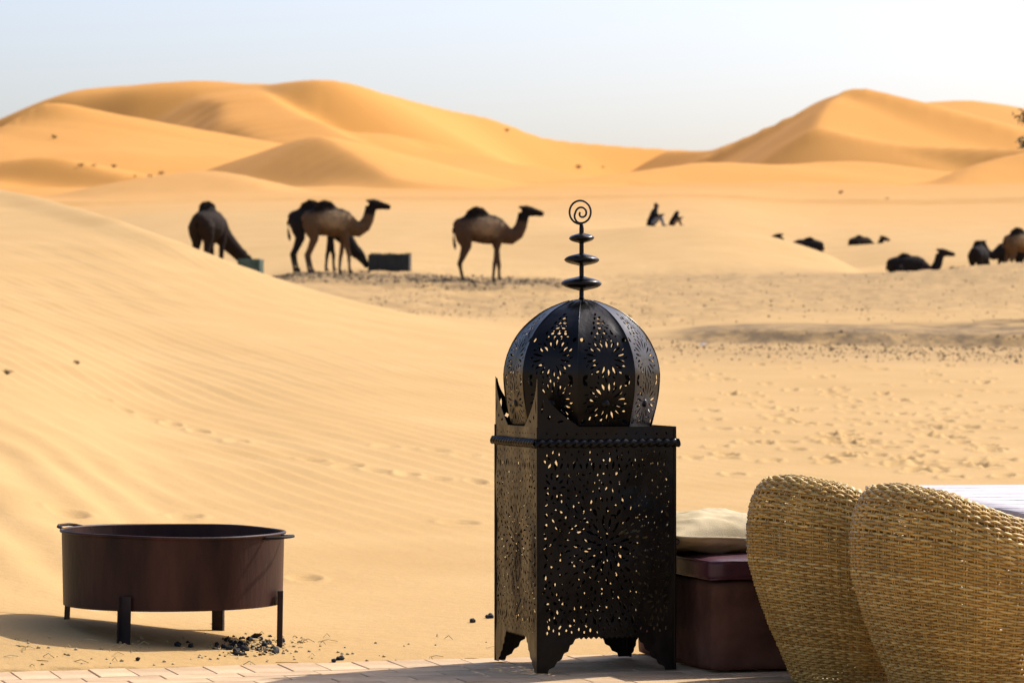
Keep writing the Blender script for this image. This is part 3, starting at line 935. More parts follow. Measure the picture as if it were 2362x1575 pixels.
def box_field(seed, scale, jit):
    rr = random.Random(seed)
    H = [(f, a + rr.gauss(0, jit), b + rr.gauss(0, jit), c + rr.gauss(0, .12), L * rr.uniform(.8, 1.1), W * scale * rr.uniform(.75, 1.15)) for (f, a, b, c, L, W) in box_holes()]

    def fld(U, V):
        x = U * LW; z = V * LH
        s = np.full(x.shape, 1.0)
        for (f, a, b, c, L, W) in H:
            s = np.minimum(s, f(x, z, a, b, c, L, W))
        return np.minimum(s, (z - apron(x)))
    return fld


def dent(u, v, s): return .0042 * mnoise.noise(Vector((u * 4, v * 6, s))) + .0007 * mnoise.noise(Vector((u * 14, v * 22, s)))


# four panels cut by hand: no two alike
for k, (lx, ly, rz, sc, jt) in enumerate(((0, 0, 0, .86, .0012), (LW, 0, 90, .72, .002), (LW, LW, 180, .62, .005), (0, LW, 270, .86, .0015))):
    o = marching(150, 250, box_field(k + 1, sc, jt), lambda u, v, k=k: (u * LW, dent(u, v, 1. + k * 3), v * LH), "side_panel", M['iron'], lant)
    o.location = (lx, ly, 0); o.rotation_euler = (0, 0, math.radians(rz))
# corner angles (folded seam)
for (x, y) in ((0, 0), (LW, 0), (LW, LW), (0, LW)):
    MB().box((x - .004, y - .004, .0), (x + .004, y + .004, LH)).build("corner_seam", M['iron'], lant, bevel=.0015)
# top plate the dome sits on
mb = MB()
nseg = 8
ring = [(LW / 2 + .17 * math.cos(math.pi * k / 8), LW / 2 + .17 * math.sin(math.pi * k / 8)) for k in range(16)]
sq = []
for (cx_, cy_) in ring:
    dx, dy = cx_ - LW / 2, cy_ - LW / 2
    m_ = max(abs(dx), abs(dy))
    sq.append((LW / 2 + dx / m_ * (LW / 2 - .005), LW / 2 + dy / m_ * (LW / 2 - .005)))
mb.add([(*p, LH - .007) for p in ring] + [(*p, LH - .007) for p in sq], [(k, 16 + k, 16 + (k + 1) % 16, (k + 1) % 16) for k in range(16)])
o = mb.build("top_plate", M['iron'], lant)
md = o.modifiers.new("s", 'SOLIDIFY'); md.thickness = .002
# twisted rope moulding round the box
for k in range(4):
    mb = MB()
    n, m_ = 10, 120
    V_, F_ = [], []
    for i in range(m_ + 1):
        s = -.012 + (LW + .024) * i / m_
        for j in range(n):
            a = 2 * math.pi * j / n
            r = .0105 * (1 + .30 * math.cos(2 * a - s * 230)) * (1 + .12 * mnoise.noise(Vector((s * 30, k, j))))
            V_.append((s, -.006 - r * math.cos(a), .712 + r * math.sin(a) * 1.1 + .002 * mnoise.noise(Vector((s * 9, k, 0)))))
    for i in range(m_):
        for j in range(n):
            F_.append((i * n + j, (i + 1) * n + j, (i + 1) * n + (j + 1) % n, i * n + (j + 1) % n))
    mb.add(V_, F_)
    o = mb.build("rope_moulding", M['iron'], lant, smooth=True)
    o.location = [(0, 0, 0), (LW, 0, 0), (LW, LW, 0), (0, LW, 0)][k]
    o.rotation_euler = (0, 0, math.radians(90 * k))


# pointed corner fins on the left corners
def fin_field(U, V):
    x = U * .135; z = V * .158
    s = (.132 * (1 - np.clip(z / .156, 0, 1)) ** 1.9 + .006 * (z < .15)) - x
    for (f, a, b, c, L, W) in ((leaf, .016, .062, 1.45, .024, .004), (leaf, .038, .030, 0.3, .009, .004), (leaf, .038, .030, 1.87, .009, .004), (leaf, .038, .030, -1.2, .009, .004), (leaf, .075, .018, .2, .012, .004)):
        s = np.minimum(s, f(x, z, a, b, c, L, W))
    return np.where(z > .156, -.001, s)


for (x, y, dirs) in ((0, 0, ((1, 0), (0, 1))), (0, LW, ((1, 0), (0, -1)))):
    for (dx, dy) in dirs:
        marching(44, 50, fin_field, lambda u, v, x=x, y=y, dx=dx, dy=dy: (x + dx * (.135 * u) + .0012 * (1 if x == 0 else -1) * 0, y + dy * .135 * u, LH + .158 * v - .001), "corner_fin", M['iron'], lant, thick=.002)

# dome: eight pierced gores
DC = (LW / 2 - .008, LW / 2, 0)
Dd = 10.28
prof_px = [(983, 159), (960, 165), (930, 172), (900, 177), (865, 179), (830, 174), (800, 163), (775, 149), (755, 133), (735, 111), (718, 87), (706, 62), (697, 38), (691, 14)]
PZ = [CAMZ - (y - YH) * Dd / F for y, r in prof_px]
PR = [r * Dd / F for y, r in prof_px]
arc = np.concatenate([[0], np.cumsum([math.hypot(PZ[i + 1] - PZ[i], PR[i + 1] - PR[i]) for i in range(len(PZ) - 1)])])
sfine = np.linspace(0, arc[-1], 200)
rz_r = pchip(sfine, arc, PR); rz_z = pchip(sfine, arc, PZ)
ALEN = arc[-1]
S8, C8 = math.sin(math.pi / 8), math.cos(math.pi / 8)


def gore_field(U, V):
    s = V * ALEN
    hw = np.interp(s, sfine, rz_r) * S8
    x = (U * 2 - 1) * hw
    out = np.full(x.shape, 1.0)
    for (cz, R) in ((.080, .074), (.222, .072)):
        for k in range(16):
            a = 2 * math.pi * k / 16 + .2
            rm = .60 if k % 2 else .66
            out = np.minimum(out, drop(x, s, R * rm * math.cos(a), cz + R * rm * math.sin(a), a, R * (.33 if k % 2 else .24), .0034))
        for k in range(16):
            a = 2 * math.pi * (k + .5) / 16 + .2
            out = np.minimum(out, leaf(x, s, R * .93 * math.cos(a), cz + R * .93 * math.sin(a), a + .5, R * .12, .0026))
        for sx in (-1, 1):
            for sz in (-1, 1):
                out = np.minimum(out, leaf(x, s, sx * .070, cz + sz * .062, sx * sz * .8, .012, .007))
    for (cz, n, sp) in ((.308, 4, .022), (.330, 3, .02), (.352, 3, .016), (.374, 2, .014), (.394, 1, .02)):
        for k in range(n):
            out = np.minimum(out, leaf(x, s, (k - (n - 1) / 2) * sp, cz, 1.2 - k * .8, .009, .0042))
            out = np.minimum(out, leaf(x, s, (k - (n - 1) / 2) * sp + .011, cz - .012, .4 + k, .005, .003))
    edge = hw - np.abs(x)
    out = np.where(edge < .006, np.maximum(out, .002), out)
    return np.where((s < .012), .01, out)


def gore_map(u, v):
    s = v * ALEN
    r = float(np.interp(s, sfine, rz_r)); z = float(np.interp(s, sfine, rz_z))
    d_ = .0048 * mnoise.noise(Vector((u * 2.3, v * 5, 3.3))) + .0035 * mnoise.noise(Vector((u * 5, v * 12, 7.1))) * max(0, (v - .62) / .38) * (1 - abs(2 * u - 1))
    return (r * C8 + d_, (u * 2 - 1) * r * S8, z)


# the dome's front arris points 4 degrees left of the viewer (world); gores are built round the lantern's own axis
g0 = None
va = -math.pi / 2 - math.radians(4) - TH
for k in range(8):
    ang = va + math.pi / 8 + k * math.pi / 4
    if g0 is None:
        g0 = marching(64, 190, gore_field, gore_map, "dome_gore", M['iron'], lant)
        o = g0
    else:
        o = g0.copy(); COL.objects.link(o); o.parent = lant
    o.location = DC
    o.rotation_euler = (0, 0, ang)
# ribs over the joints
for k in range(8):
    a = va + k * math.pi / 4
    pts = [(DC[0] + (float(r) + .0005) * math.cos(a), DC[1] + (float(r) + .0005) * math.sin(a), float(z)) for r, z in zip(rz_r[::8], rz_z[::8])]
    MB().tube(pts, [(.0026, .0009)] * len(pts), 6, up=(-math.sin(a), math.cos(a), 0)).build("dome_rib", M['iron'], lant, smooth=True)
# rivet bosses in the lower rosettes
for k in range(8):
    a = va + math.pi / 8 + k * math.pi / 4
    s = .078
    r = float(np.interp(s, sfine, rz_r)) * C8; z = float(np.interp(s, sfine, rz_z))
    mb = MB()
    V_ = []
    c = Vector((DC[0] + r * math.cos(a), DC[1] + r * math.sin(a), z))
    t1 = Vector((-math.sin(a), math.cos(a), 0)); t2 = Vector((0, 0, 1)); nn = Vector((math.cos(a), math.sin(a), 0))
    rad = ((.014, 0), (.012, .004), (.007, .0065), (.001, .007))
    for (rr, h) in rad:
        for j in range(12):
            b = 2 * math.pi * j / 12
            V_.append(c + t1 * rr * math.cos(b) + t2 * rr * math.sin(b) + nn * (h + .001))
    mb.add(V_, [(i * 12 + j, i * 12 + (j + 1) % 12, (i + 1) * 12 + (j + 1) % 12, (i + 1) * 12 + j) for i in range(3) for j in range(12)])
    mb.build("boss", M['iron'], lant, smooth=True)

# finial: rod, three dished discs, spiral
def lz(y): return CAMZ - (y - YH) * Dd / F


fx = DC[0]; fy = DC[1]
mb = MB()
mb.lathe([(.030, lz(700)), (.024, lz(693)), (.010, lz(690)), (.0075, lz(686)), (.0072, lz(640)), (.0076, lz(600)), (.0072, lz(560)), (.0075, lz(528)), (.0065, lz(519)), (.001, lz(518.5))], 14, fx, fy)
mb.build("finial_rod", M['iron'], lant, smooth=True)
for (yc, rp, hp) in ((654, 46, 17), (599, 39.5, 14.5), (549.5, 28.5, 12)):
    rr, hh = rp * Dd / F, hp * Dd / F
    z0 = lz(yc)
    prof = []
    for i in range(13):
        t = -1 + 2 * i / 12
        prof.append((max(rr * (1 - abs(t) ** 2.3), .007) if abs(t) < 1 else .007, z0 + hh * math.copysign(abs(t) ** .95, t)))
    prof.insert(7, (rr * 1.02, z0 + .0008)); prof.insert(6, (rr * 1.02, z0 - .0008))
    prof.sort(key=lambda a: a[1])
    n = 36
    mb = MB()
    V_ = []
    for (r, z) in prof:
        for k in range(n):
            a = 2 * math.pi * k / n
            dn = 1 + .05 * mnoise.noise(Vector((math.cos(a) * 2, math.sin(a) * 2, z * 40)))
            V_.append((fx + r * dn * math.cos(a), fy + r * dn * math.sin(a), z + (r / rr) * .004 * mnoise.noise(Vector((math.cos(a) * 1.5, math.sin(a) * 1.5, yc)))))
    mb.add(V_, [(i * n + k, i * n + (k + 1) % n, (i + 1) * n + (k + 1) % n, (i + 1) * n + k) for i in range(len(prof) - 1) for k in range(n)])
    mb.build("finial_disc", M['iron'], lant, smooth=True)
pts = []
sp_c = (-3.0, 489.5)
for i in range(111):
    t = i / 110 * 2.35
    r = np.interp(t, [0, .15, .9, 1.05, 1.3, 1.55, 1.8, 2.1, 2.35], [25.5, 24.8, 24.2, 22, 14.5, 13, 10.5, 7.5, 3.5])
    cxo = np.interp(t, [0, .9, 1.3, 2.35], [0, 0, 3.0, 3.5])
    cyo = np.interp(t, [0, .9, 1.3, 2.35], [0, 0, 3.5, 2.0])
    a = math.radians(-78) - t * 2 * math.pi
    pts.append(((sp_c[0] + cxo + r * math.cos(a)) * Dd / F, lz(sp_c[1] + cyo - r * math.sin(a) * 1.08)))
ca, sa = math.cos(-TH), math.sin(-TH)
pts3 = [(fx + p[0] * ca, fy + p[0] * sa, p[1]) for p in pts]
mb = MB().tube([(fx, fy, lz(519))] + pts3, .0033, 8, up=(-sa, ca, 0))
mb.build("spiral", M['iron_wire'], lant, smooth=True)
# collar wire under the rod, latch hook on the right-hand side, loose wire on the left panel
MB().tube([(fx + .034 * math.cos(a), fy + .034 * math.sin(a), lz(697) + .004 * math.sin(3 * a)) for a in np.linspace(0, 6.0, 20)], .0022, 6).build("collar_wire", M['iron_wire'], lant, smooth=True)
MB().tube([(LW + .002, .03, .405), (LW + .012, .022, .408), (LW + .019, .018, .405), (LW + .021, .018, .397), (LW + .015, .02, .391), (LW + .010, .022, .396)], .0024, 6).build("latch", M['iron_wire'], lant, smooth=True)
MB().tube([(-.004, .16, .22), (-.010, .18, .19), (-.008, .21, .168), (-.004, .235, .165)], .002, 6).build("hanging_wire", M['iron_wire'], lant, smooth=True)

# ------------------------------------------------------------------ plastered bench, seat pad and pillow
bc = P(1645, 1551, 10.04)
bp0 = bc.x * E1[0] + bc.y * E1[1]; bq0 = bc.x * E2[0] + bc.y * E2[1]
BO = TP(bp0, bq0, 0)


def soft_box(lx, ly, lz_, r, seed, bulge=0.0, n=(28, 18, 6), noise_a=.004, noise_s=5):
    """rounded box with its base on z=0, corner at the origin, softly uneven"""
    bm = bmesh.new()
    bmesh.ops.create_cube(bm, size=1)
    bmesh.ops.subdivide_edges(bm, edges=bm.edges[:], cuts=14, use_grid_fill=True)
    for v in bm.verts:
        c = v.co
        p = Vector((c.x * lx, c.y * ly, c.z * lz_))
        h = Vector((lx / 2 - r, ly / 2 - r, lz_ / 2 - r))
        q = Vector((max(-h.x, min(h.x, p.x)), max(-h.y, min(h.y, p.y)), max(-h.z, min(h.z, p.z))))
        d_ = p - q
        if d_.length > 1e-6: p = q + d_.normalized() * min(r, d_.length) if d_.length > r else q + d_
        b = (1 - (2 * c.x) ** 4) * (1 - (2 * c.y) ** 4)
        p.z += bulge * b * (1 if c.z > 0 else 0)
        nz = Vector((mnoise.noise(p * noise_s + Vector((seed, 0, 0))), mnoise.noise(p * noise_s + Vector((0, seed, 0))), mnoise.noise(p * noise_s + Vector((0, 0, seed)))))
        p += nz * noise_a
        v.co = p + Vector((lx / 2, ly / 2, lz_ / 2))
    me = bpy.data.meshes.new("soft")
    bm.to_mesh(me); bm.free()
    me.polygons.foreach_set("use_smooth", [True] * len(me.polygons))
    return me


me = soft_box(.80, .72, .283, .012, 3, noise_a=.006)
me.materials.append(M['plaster'])
bench = link("plaster_bench", me)
bench.location = (BO.x, BO.y, -.002); bench.rotation_euler = (0, 0, TH)
tag(bench, "low red-brown plastered masonry bench beside the black lantern", "bench")
pad = empty("seat_pad", (BO.x, BO.y, .282), TH)
tag(pad, "maroon vinyl seat pad lying on the low plastered bench", "cushion")
me = soft_box(.80, .70, .066, .016, 9, bulge=.006, noise_a=.005, noise_s=4)
me.materials.append(M['vinyl'])
o = link("pad_cover", me, pad); o.location = (-.012, -.014, .001)
for zz in (.060, .008):
    pts = [(-.008, -.010), (.784, -.010), (.784, .68), (-.008, .68)]
    path = []
    for k in range(4):
        a, b = Vector((*pts[k], 0)), Vector((*pts[(k + 1) % 4], 0))
        for i in range(24):
            p = a.lerp(b, i / 24)
            path.append((p.x, p.y, zz + .003 * mnoise.noise(p * 9)))
    MB().tube(path, .0042, 6, closed=True).build("piping", M['vinyl'], pad, smooth=True)

# pillow
def pillow_mesh(lx, ly, h, seed):
    n = 40
    V_, F_ = [], []
    for side in (1, -1):
        for i in range(n + 1):
            for j in range(n + 1):
                a, b = -1 + 2 * i / n, -1 + 2 * j / n
                pin = 1 - .07 * (1 - abs(a) ** 2) * abs(b) ** 3 - .0
                pin2 = 1 - .07 * (1 - abs(b) ** 2) * abs(a) ** 3
                t = max(0, (1 - abs(a) ** 2.4)) ** .55 * max(0, (1 - abs(b) ** 2.4)) ** .55
                x, y = a * lx / 2 * pin2, b * ly / 2 * pin
                wr = .016 * mnoise.noise(Vector((x * 9, y * 9, seed + side))) - .012 * abs(mnoise.noise(Vector((x * 13 + y * 6, y * 11, seed + 3)))) + .004 * mnoise.noise(Vector((x * 26, y * 18, seed)))
                z = side * (h * t * (1 if side > 0 else .55)) + wr * t * 1.4
                z += .012 * mnoise.noise(Vector((x * 4, y * 4, seed + 5)))
                V_.append((x, y, z))
        o_ = 0 if side > 0 else (n + 1) ** 2
        for i in range(n):
            for j in range(n):
                q = (o_ + i * (n + 1) + j, o_ + (i + 1) * (n + 1) + j, o_ + (i + 1) * (n + 1) + j + 1, o_ + i * (n + 1) + j + 1)
                F_.append(q if side > 0 else q[::-1])
    return V_, F_, n


V_, F_, n = pillow_mesh(.54, .48, .086, 2.0)
plw = empty("pillow", (0, 0, 0), 0)
pc = TP(bp0 + .16, bq0 + .40, .395)
plw.location = pc; plw.rotation_euler = (math.radians(-2), math.radians(3), TH + .10)
tag(plw, "plump beige linen pillow with piped edge lying on the maroon seat pad", "pillow")
mesh_obj("pillow_cover", V_, F_, M['linen'], plw, True)
edge = [i * (n + 1) for i in range(n)] + [n * (n + 1) + j for j in range(n)] + [i * (n + 1) + n for i in range(n, 0, -1)] + [j for j in range(n, 0, -1)]
MB().tube([V_[k] for k in edge], .0042, 6, closed=True).build("piping", M['piping'], plw, smooth=True)

# ------------------------------------------------------------------ woven rattan tub chairs
PHM = math.radians(128)


def chair_surface(phi, t):
    """t 0..1 from the foot up the outside, over the rolled rim and down the inside to the seat"""
    a = np.abs(phi)
    H = .630 - .016 * sstep(0, math.radians(45), a) - .058 * sstep(math.radians(35), math.radians(85), a) - .085 * sstep(math.radians(70), PHM, a)
    tk = np.array([0, .12, .24, .35, .44, .50, .545, .585, .625, .66, .70, .76, .86, 1.0])
    ok = np.array([0, .042, .082, .112, .130, .133, .126, .104, .070, .034, -.002, -.030, -.034, -.040])
    fk = np.array([0, .165, .33, .485, .615, .73, .845, .945, .99, .992, .95, .83, .64, .43])
    off = pchip(t, tk, ok)
    z = pchip(t, tk, fk) * H
    rx, ry = .215 + off, .190 + off
    # a little squarer than a circle in plan
    c, s = np.cos(phi), np.sin(phi)
    e = .86
    x = -np.sign(c) * np.abs(c) ** e * rx * 1.02
    y = np.sign(s) * np.abs(s) ** e * ry
    x = x + .06 * sstep(math.radians(80), PHM, a)
    return np.stack([x, y, z], -1)


def chair_normal(phi, t):
    e = 1e-3
    a = chair_surface(phi + e, t) - chair_surface(phi - e, t)
    b = chair_surface(phi, np.clip(t + e, 0, 1)) - chair_surface(phi, np.clip(t - e, 0, 1))
    n = np.cross(a, b)
    n /= np.linalg.norm(n, axis=-1, keepdims=True) + 1e-12
    return n


NST = 50                                             # upright stakes


def build_weave():
    tt = np.linspace(0, 1, 400)
    sp_ = chair_surface(np.zeros(400), tt)
    al = np.concatenate([[0], np.cumsum(np.linalg.norm(np.diff(sp_, axis=0), axis=1))])
    rows_n = int(al[-1] / .0088)
    per = 4
    m = NST * per + 1
    s = np.linspace(0, NST, m)
    phi = -PHM + 2 * PHM * s / NST
    Vall, Qall = [], []
    base = 0
    rg = np.random.default_rng(5)
    for r in range(rows_n):
        t = np.full(m, np.interp((r + .5) / rows_n * al[-1], al, tt)) + .0016 * fbm(s * .35 + r * 7.7, s * 0 + r * 3.1, 2, 51) + .0008 * rg.standard_normal()
        t = np.clip(t, .002, .998)
        Pp = chair_surface(phi, t); Nn = chair_normal(phi, t)
        if (r % 2): amp = np.cos(math.pi * s)
        else: amp = -np.cos(math.pi * s)
        Pp = Pp + Nn * (amp * (.0034 + .0006 * rg.standard_normal()))[:, None]
        T = np.gradient(Pp, axis=0); T /= np.linalg.norm(T, axis=1, keepdims=True)
        Bn = np.cross(Nn, T)
        wd = .0045 * (1 + .08 * rg.standard_normal())
        th = .0024
        ring = np.stack([Pp + Bn * wd, Pp + Nn * th, Pp - Bn * wd, Pp - Nn * th], 1)
        Vall.append(ring.reshape(-1, 3))
        i = np.arange(m - 1)[:, None]; k = np.arange(4)[None, :]
        q = np.stack([base + i * 4 + k, base + i * 4 + (k + 1) % 4, base + (i + 1) * 4 + (k + 1) % 4, base + (i + 1) * 4 + k], -1).reshape(-1, 4)
        Qall.append(q)
        base += m * 4
    return np.concatenate(Vall), np.concatenate(Qall)


def build_stakes():
    m = 70
    t = np.linspace(.0, 1, m)
    Vall, Qall = [], []
    base = 0
    for k in range(NST + 1):
        for dd in (-.0035, .0035):
            phi = np.full(m, -PHM + 2 * PHM * k / NST) + dd / .3
            phi = np.clip(phi, -PHM, PHM)
            Pp = chair_surface(phi, t); Nn = chair_normal(phi, t)
            T = np.gradient(Pp, axis=0); T /= np.linalg.norm(T, axis=1, keepdims=True)
            Bn = np.cross(Nn, T)
            ring = np.stack([Pp + Bn * .0028, Pp + Nn * .0022, Pp - Bn * .0028, Pp - Nn * .0022], 1)
            Vall.append(ring.reshape(-1, 3))
            i = np.arange(m - 1)[:, None]; kk = np.arange(4)[None, :]
            Qall.append(np.stack([base + i * 4 + kk, base + i * 4 + (kk + 1) % 4, base + (i + 1) * 4 + (kk + 1) % 4, base + (i + 1) * 4 + kk], -1).reshape(-1, 4))
            base += m * 4
    return np.concatenate(Vall), np.concatenate(Qall)


V_, Q_ = build_weave()
weave_me = np_mesh("woven_shell", V_, Q_, M['rattan'])
V_, Q_ = build_stakes()
stake_me = np_mesh("stakes", V_, Q_, M['rattan'])


def ring_coils(z0, z1, rfun, n, ph0, ph1, rad=.0045):
    mb = MB()
    for i in range(n):
        z = z0 + (z1 - z0) * i / (n - 1)
        pts = []
        for k in range(49):
            a = ph0 + (ph1 - ph0) * k / 48
            r = rfun(z)
            pts.append((-math.cos(a) * r, math.sin(a) * r, z + .001 * math.sin(a * 40 + i * math.pi)))
        mb.tube(pts, rad, 5)
    return mb


chair = empty("rattan_chair")
o = link("woven_shell", weave_me, chair); o["kind"] = "stuff"
o = link("stakes", stake_me, chair); o["kind"] = "stuff"
# seat and front apron
o = ring_coils(.012, .27, lambda z: .215 + .10 * z / .3, 26, PHM - .02, 2 * math.pi - PHM + .02).build("front_apron", M['rattan'], chair, smooth=True)
mb = MB()
for i in range(24):
    r = .245 * (i + 1) / 24
    mb.tube([(-math.cos(a) * r, math.sin(a) * r, .278 - .012 * (1 - r / .245)) for a in np.linspace(0, 2 * math.pi, 40)[:-1]], .0056, 5, closed=True)
mb.build("seat", M['rattan'], chair, smooth=True)
# thick bound edges at the arm fronts and the foot ring
for sg in (-1, 1):
    t = np.linspace(.06, 1, 40)
    pts = chair_surface(np.full(40, sg * PHM), t)
    MB().tube([tuple(p) for p in pts], .009, 8).build("arm_binding", M['rattan'], chair, smooth=True)
MB().tube([(-math.cos(a) * .212, math.sin(a) * .212, .010) for a in np.linspace(0, 2 * math.pi, 48)[:-1]], .009, 8, closed=True).build("foot_ring", M['rattan'], chair, smooth=True)
for k in range(4):
    a = math.pi / 4 + k * math.pi / 2
    MB().lathe([(.014, 0), (.016, .006), (.014, .012)], 10, .2 * math.cos(a), .2 * math.sin(a), True).build("foot", M['charcoal'], chair)

CH_RZ = math.radians(27)


def place_chair(root, x_left, D):
    # x_left: photo column of the widest point on the left
    X = (x_left - CX) * D / F
    root.location = (X + .352, D, .0)
    root.rotation_euler = (0, 0, CH_RZ)


place_chair(chair, 1731, 9.80)
tag(chair, "woven rattan tub chair standing between the bench and another rattan chair", "chair", "rattan tub chairs")
chair2 = chair.copy(); COL.objects.link(chair2)
for ch in list(chair.children):
    c = ch.copy(); COL.objects.link(c); c.parent = chair2
place_chair(chair2, 1970, 9.19)
chair2.rotation_euler = (0, 0, CH_RZ - .05)
tag(chair2, "woven rattan tub chair overlapping the other rattan chair and the white table", "chair", "rattan tub chairs")

# ------------------------------------------------------------------ white table
tz = .50
TDb = (CAMZ - tz) * F / (1119 - YH)                  # distance of the far left corner from its height
tc0 = P(1992, 1119, TDb)
TT_ = math.radians(8)                                # the table stands a little askew to the terrace
table = empty("table", (tc0.x + math.sin(TT_) * 2.06, tc0.y - math.cos(TT_) * 2.06, 0), TT_)
tag(table, "white weathered plank table behind the rattan chairs", "table")
for k in range(17):
    me = soft_box(1.6, .117, .028, .004, 20 + k, noise_a=.0015)
    me.materials.append(M['white_paint'])
    o = link("plank", me, table); o.location = (0.004 * (k % 3), .121 * k, tz - .028 + .001 * (k % 2))
for (x, y) in ((.06, .05), (1.48, .05), (.06, 1.95), (1.48, 1.95)):
    MB().box((x, y, -.03), (x + .05, y + .05, tz - .029)).build("leg", M['white_paint'], table, bevel=.004)
MB().box((.07, .105, tz - .12), (.095, 1.945, tz - .0305)).build("apron_rail", M['white_paint'], table, bevel=.003)
MB().box((.115, .048, tz - .12), (1.475, .068, tz - .0305)).build("apron_rail", M['white_paint'], table, bevel=.003)

# ------------------------------------------------------------------ round brazier on four legs
pc = P(400, 1500, 11.2)
PITX, PITY = pc.x, 11.2
pit = empty("brazier", (PITX, PITY, 0), 0)
tag(pit, "round rusty steel brazier basin on four legs standing on the sand", "brazier")
zr, zb, RP = .372, .124, .385
mb = MB()
n = 72
prof = [(RP * .985, zb), (RP * .988, zb + .06), (RP * .993, zb + .15), (RP, zr), (RP - .004, zr), (RP * .983, zb + .15), (RP * .975, zb + .012), (.001, zb + .012)]
V_ = []
for i, (r, z) in enumerate(prof):
    for k in range(n):
        a = 2 * math.pi * k / n
        w = 1 + .006 * mnoise.noise(Vector((math.cos(a) * 1.6, math.sin(a) * 1.6, z * 3)))
        V_.append((r * w * math.cos(a), r * w * math.sin(a), z + (.004 * mnoise.noise(Vector((math.cos(a) * 1.3, math.sin(a) * 1.3, 4))) if z > .2 else 0) - .006 * math.cos(a) * (z > .2)))
F_ = [(i * n + k, i * n + (k + 1) % n, (i + 1) * n + (k + 1) % n, (i + 1) * n + k) for i in range(len(prof) - 1) for k in range(n)]
F_.append(tuple(range(n - 1, -1, -1)))
mb.add(V_, F_)
basin = mb.build("basin", M['rust'], pit)
for p_ in basin.data.polygons: p_.use_smooth = len(p_.vertices) == 4
md = basin.modifiers.new("e", 'EDGE_SPLIT'); md.split_angle = math.radians(35)
rim = []
for k in range(n):
    v = V_[3 * n + k]
    rim.append((v[0] * 1.003, v[1] * 1.003, v[2]))
MB().tube(rim, .0058, 8, closed=True).build("rim", M['rust'], pit, smooth=True)
for (lx, ly) in ((-.12, -.366), (.37, -.10), (-.37, .10), (.117, .366)):
    a = math.atan2(ly, lx)
    g = gz(PITX + lx * 1.03, PITY + ly * 1.03)
    rot = Matrix.Rotation(a, 3, 'Z')
    lean = .008 * math.sin(a * 3)
    mb = MB()
    # angle-iron leg
    pts = [(.386, g - .05), (.392 + lean, .02), (.389, .175)]
    for (dy0, dy1, t0, t1) in ((-.021, .021, 0, .005), (-.021, -.016, 0, .02)):
        v = []
        for (r, z) in pts:
            v += [rot @ Vector((r + t0, dy0, z)), rot @ Vector((r + t1, dy0, z)), rot @ Vector((r + t1, dy1, z)), rot @ Vector((r + t0, dy1, z))]
        f = [(0, 3, 2, 1), (8, 9, 10, 11)]
        for i in range(2):
            for k in range(4):
                f.append((i * 4 + k, i * 4 + (k + 1) % 4, (i + 1) * 4 + (k + 1) % 4, (i + 1) * 4 + k))
        mb.add(v, f)
    mb.build("leg", M['soot'], pit, bevel=.0012)
for (ang, lift) in ((math.radians(157), .016), (math.radians(-20), .004)):
    d_ = Vector((math.cos(ang), math.sin(ang), 0)); t_ = Vector((-math.sin(ang), math.cos(ang), 0))
    zz = zr - .008 - .006 * math.cos(ang)
    pts = []
    for (o_, s_, l_) in ((.0, -.075, 0), (.022, -.072, .3), (.046, -.060, .8), (.058, -.035, 1), (.060, 0, 1), (.058, .035, 1), (.046, .060, .8), (.022, .072, .3), (.0, .075, 0)):
        pts.append(d_ * (RP - .004 - .008 * (abs(s_) > .07) + o_) + t_ * s_ + Vector((0, 0, zz + lift * l_)))
    MB().tube(pts, .0052, 8).build("handle", M['soot'], pit, smooth=True)

# charcoal on the sand, each lump a thing of its own
_r = random.Random(21)
def lump_mesh(seed, sx, sy, sz):
    bm = bmesh.new()
    bmesh.ops.create_icosphere(bm, subdivisions=2, radius=1)
    for v in bm.verts:
        d_ = v.co.copy()
        k = 1 + .45 * mnoise.noise(d_ * 1.7 + Vector((seed, 0, 0))) + .2 * mnoise.noise(d_ * 4 + Vector((0, seed, 0)))
        v.co = Vector((d_.x * sx, d_.y * sy, d_.z * sz)) * k
    me = bpy.data.meshes.new("charcoal_lump"); bm.to_mesh(me); bm.free()
    me.materials.append(M['charcoal'])
    return me


LUMPS = [lump_mesh(i * 3.7, *s) for i, s in enumerate(((.020, .016, .013), (.028, .014, .014), (.013, .012, .010), (.036, .013, .012)))]
cpx = [(540, 1492, 1), (528, 1498, 0), (556, 1490, 0), (545, 1504, 3), (515, 1494, 2), (575, 1478, 2), (590, 1470, 3), (602, 1476, 2), (560, 1500, 1), (533, 1484, 2), (620, 1485, 2), (635, 1506, 1), (500, 1488, 2), (410, 1490, 2), (440, 1492, 2),
       (548, 1511, 3), (610, 1490, 2), (585, 1497, 2), (770, 1527, 2), (785, 1522, 0), (318, 1524, 2), (650, 1480, 2), (524, 1478, 2), (1130, 1428, 0), (1090, 1438, 2), (410, 1541, 2)]
for (x, y, k) in cpx:
    d_ = find_D(x, y)
    g = ground_pt(x, d_)
    o = link("charcoal_lump", LUMPS[k])
    o.location = g + Vector((0, 0, .006))
    s = _r.uniform(.6, 1.05)
    o.scale = (s, s, s)
    o.rotation_euler = (_r.uniform(-.3, .3), _r.uniform(-.3, .3), _r.uniform(0, 6.3))
    lab = {(1130, 1428): "larger dark lump on the sand beside the lantern's rear foot", (1090, 1438): "smaller dark lump on the sand a step from the lantern's rear foot",
           (770, 1527): "small charcoal lump at the terrace edge between brazier and lantern", (785, 1522): "bigger charcoal lump at the terrace edge between brazier and lantern"}.get((x, y))
    if lab: tag(o, lab, "charcoal")
    else: tag(o, "small black lump of charcoal lying on the sand under the brazier", "charcoal", "charcoal lumps spilled under the brazier")

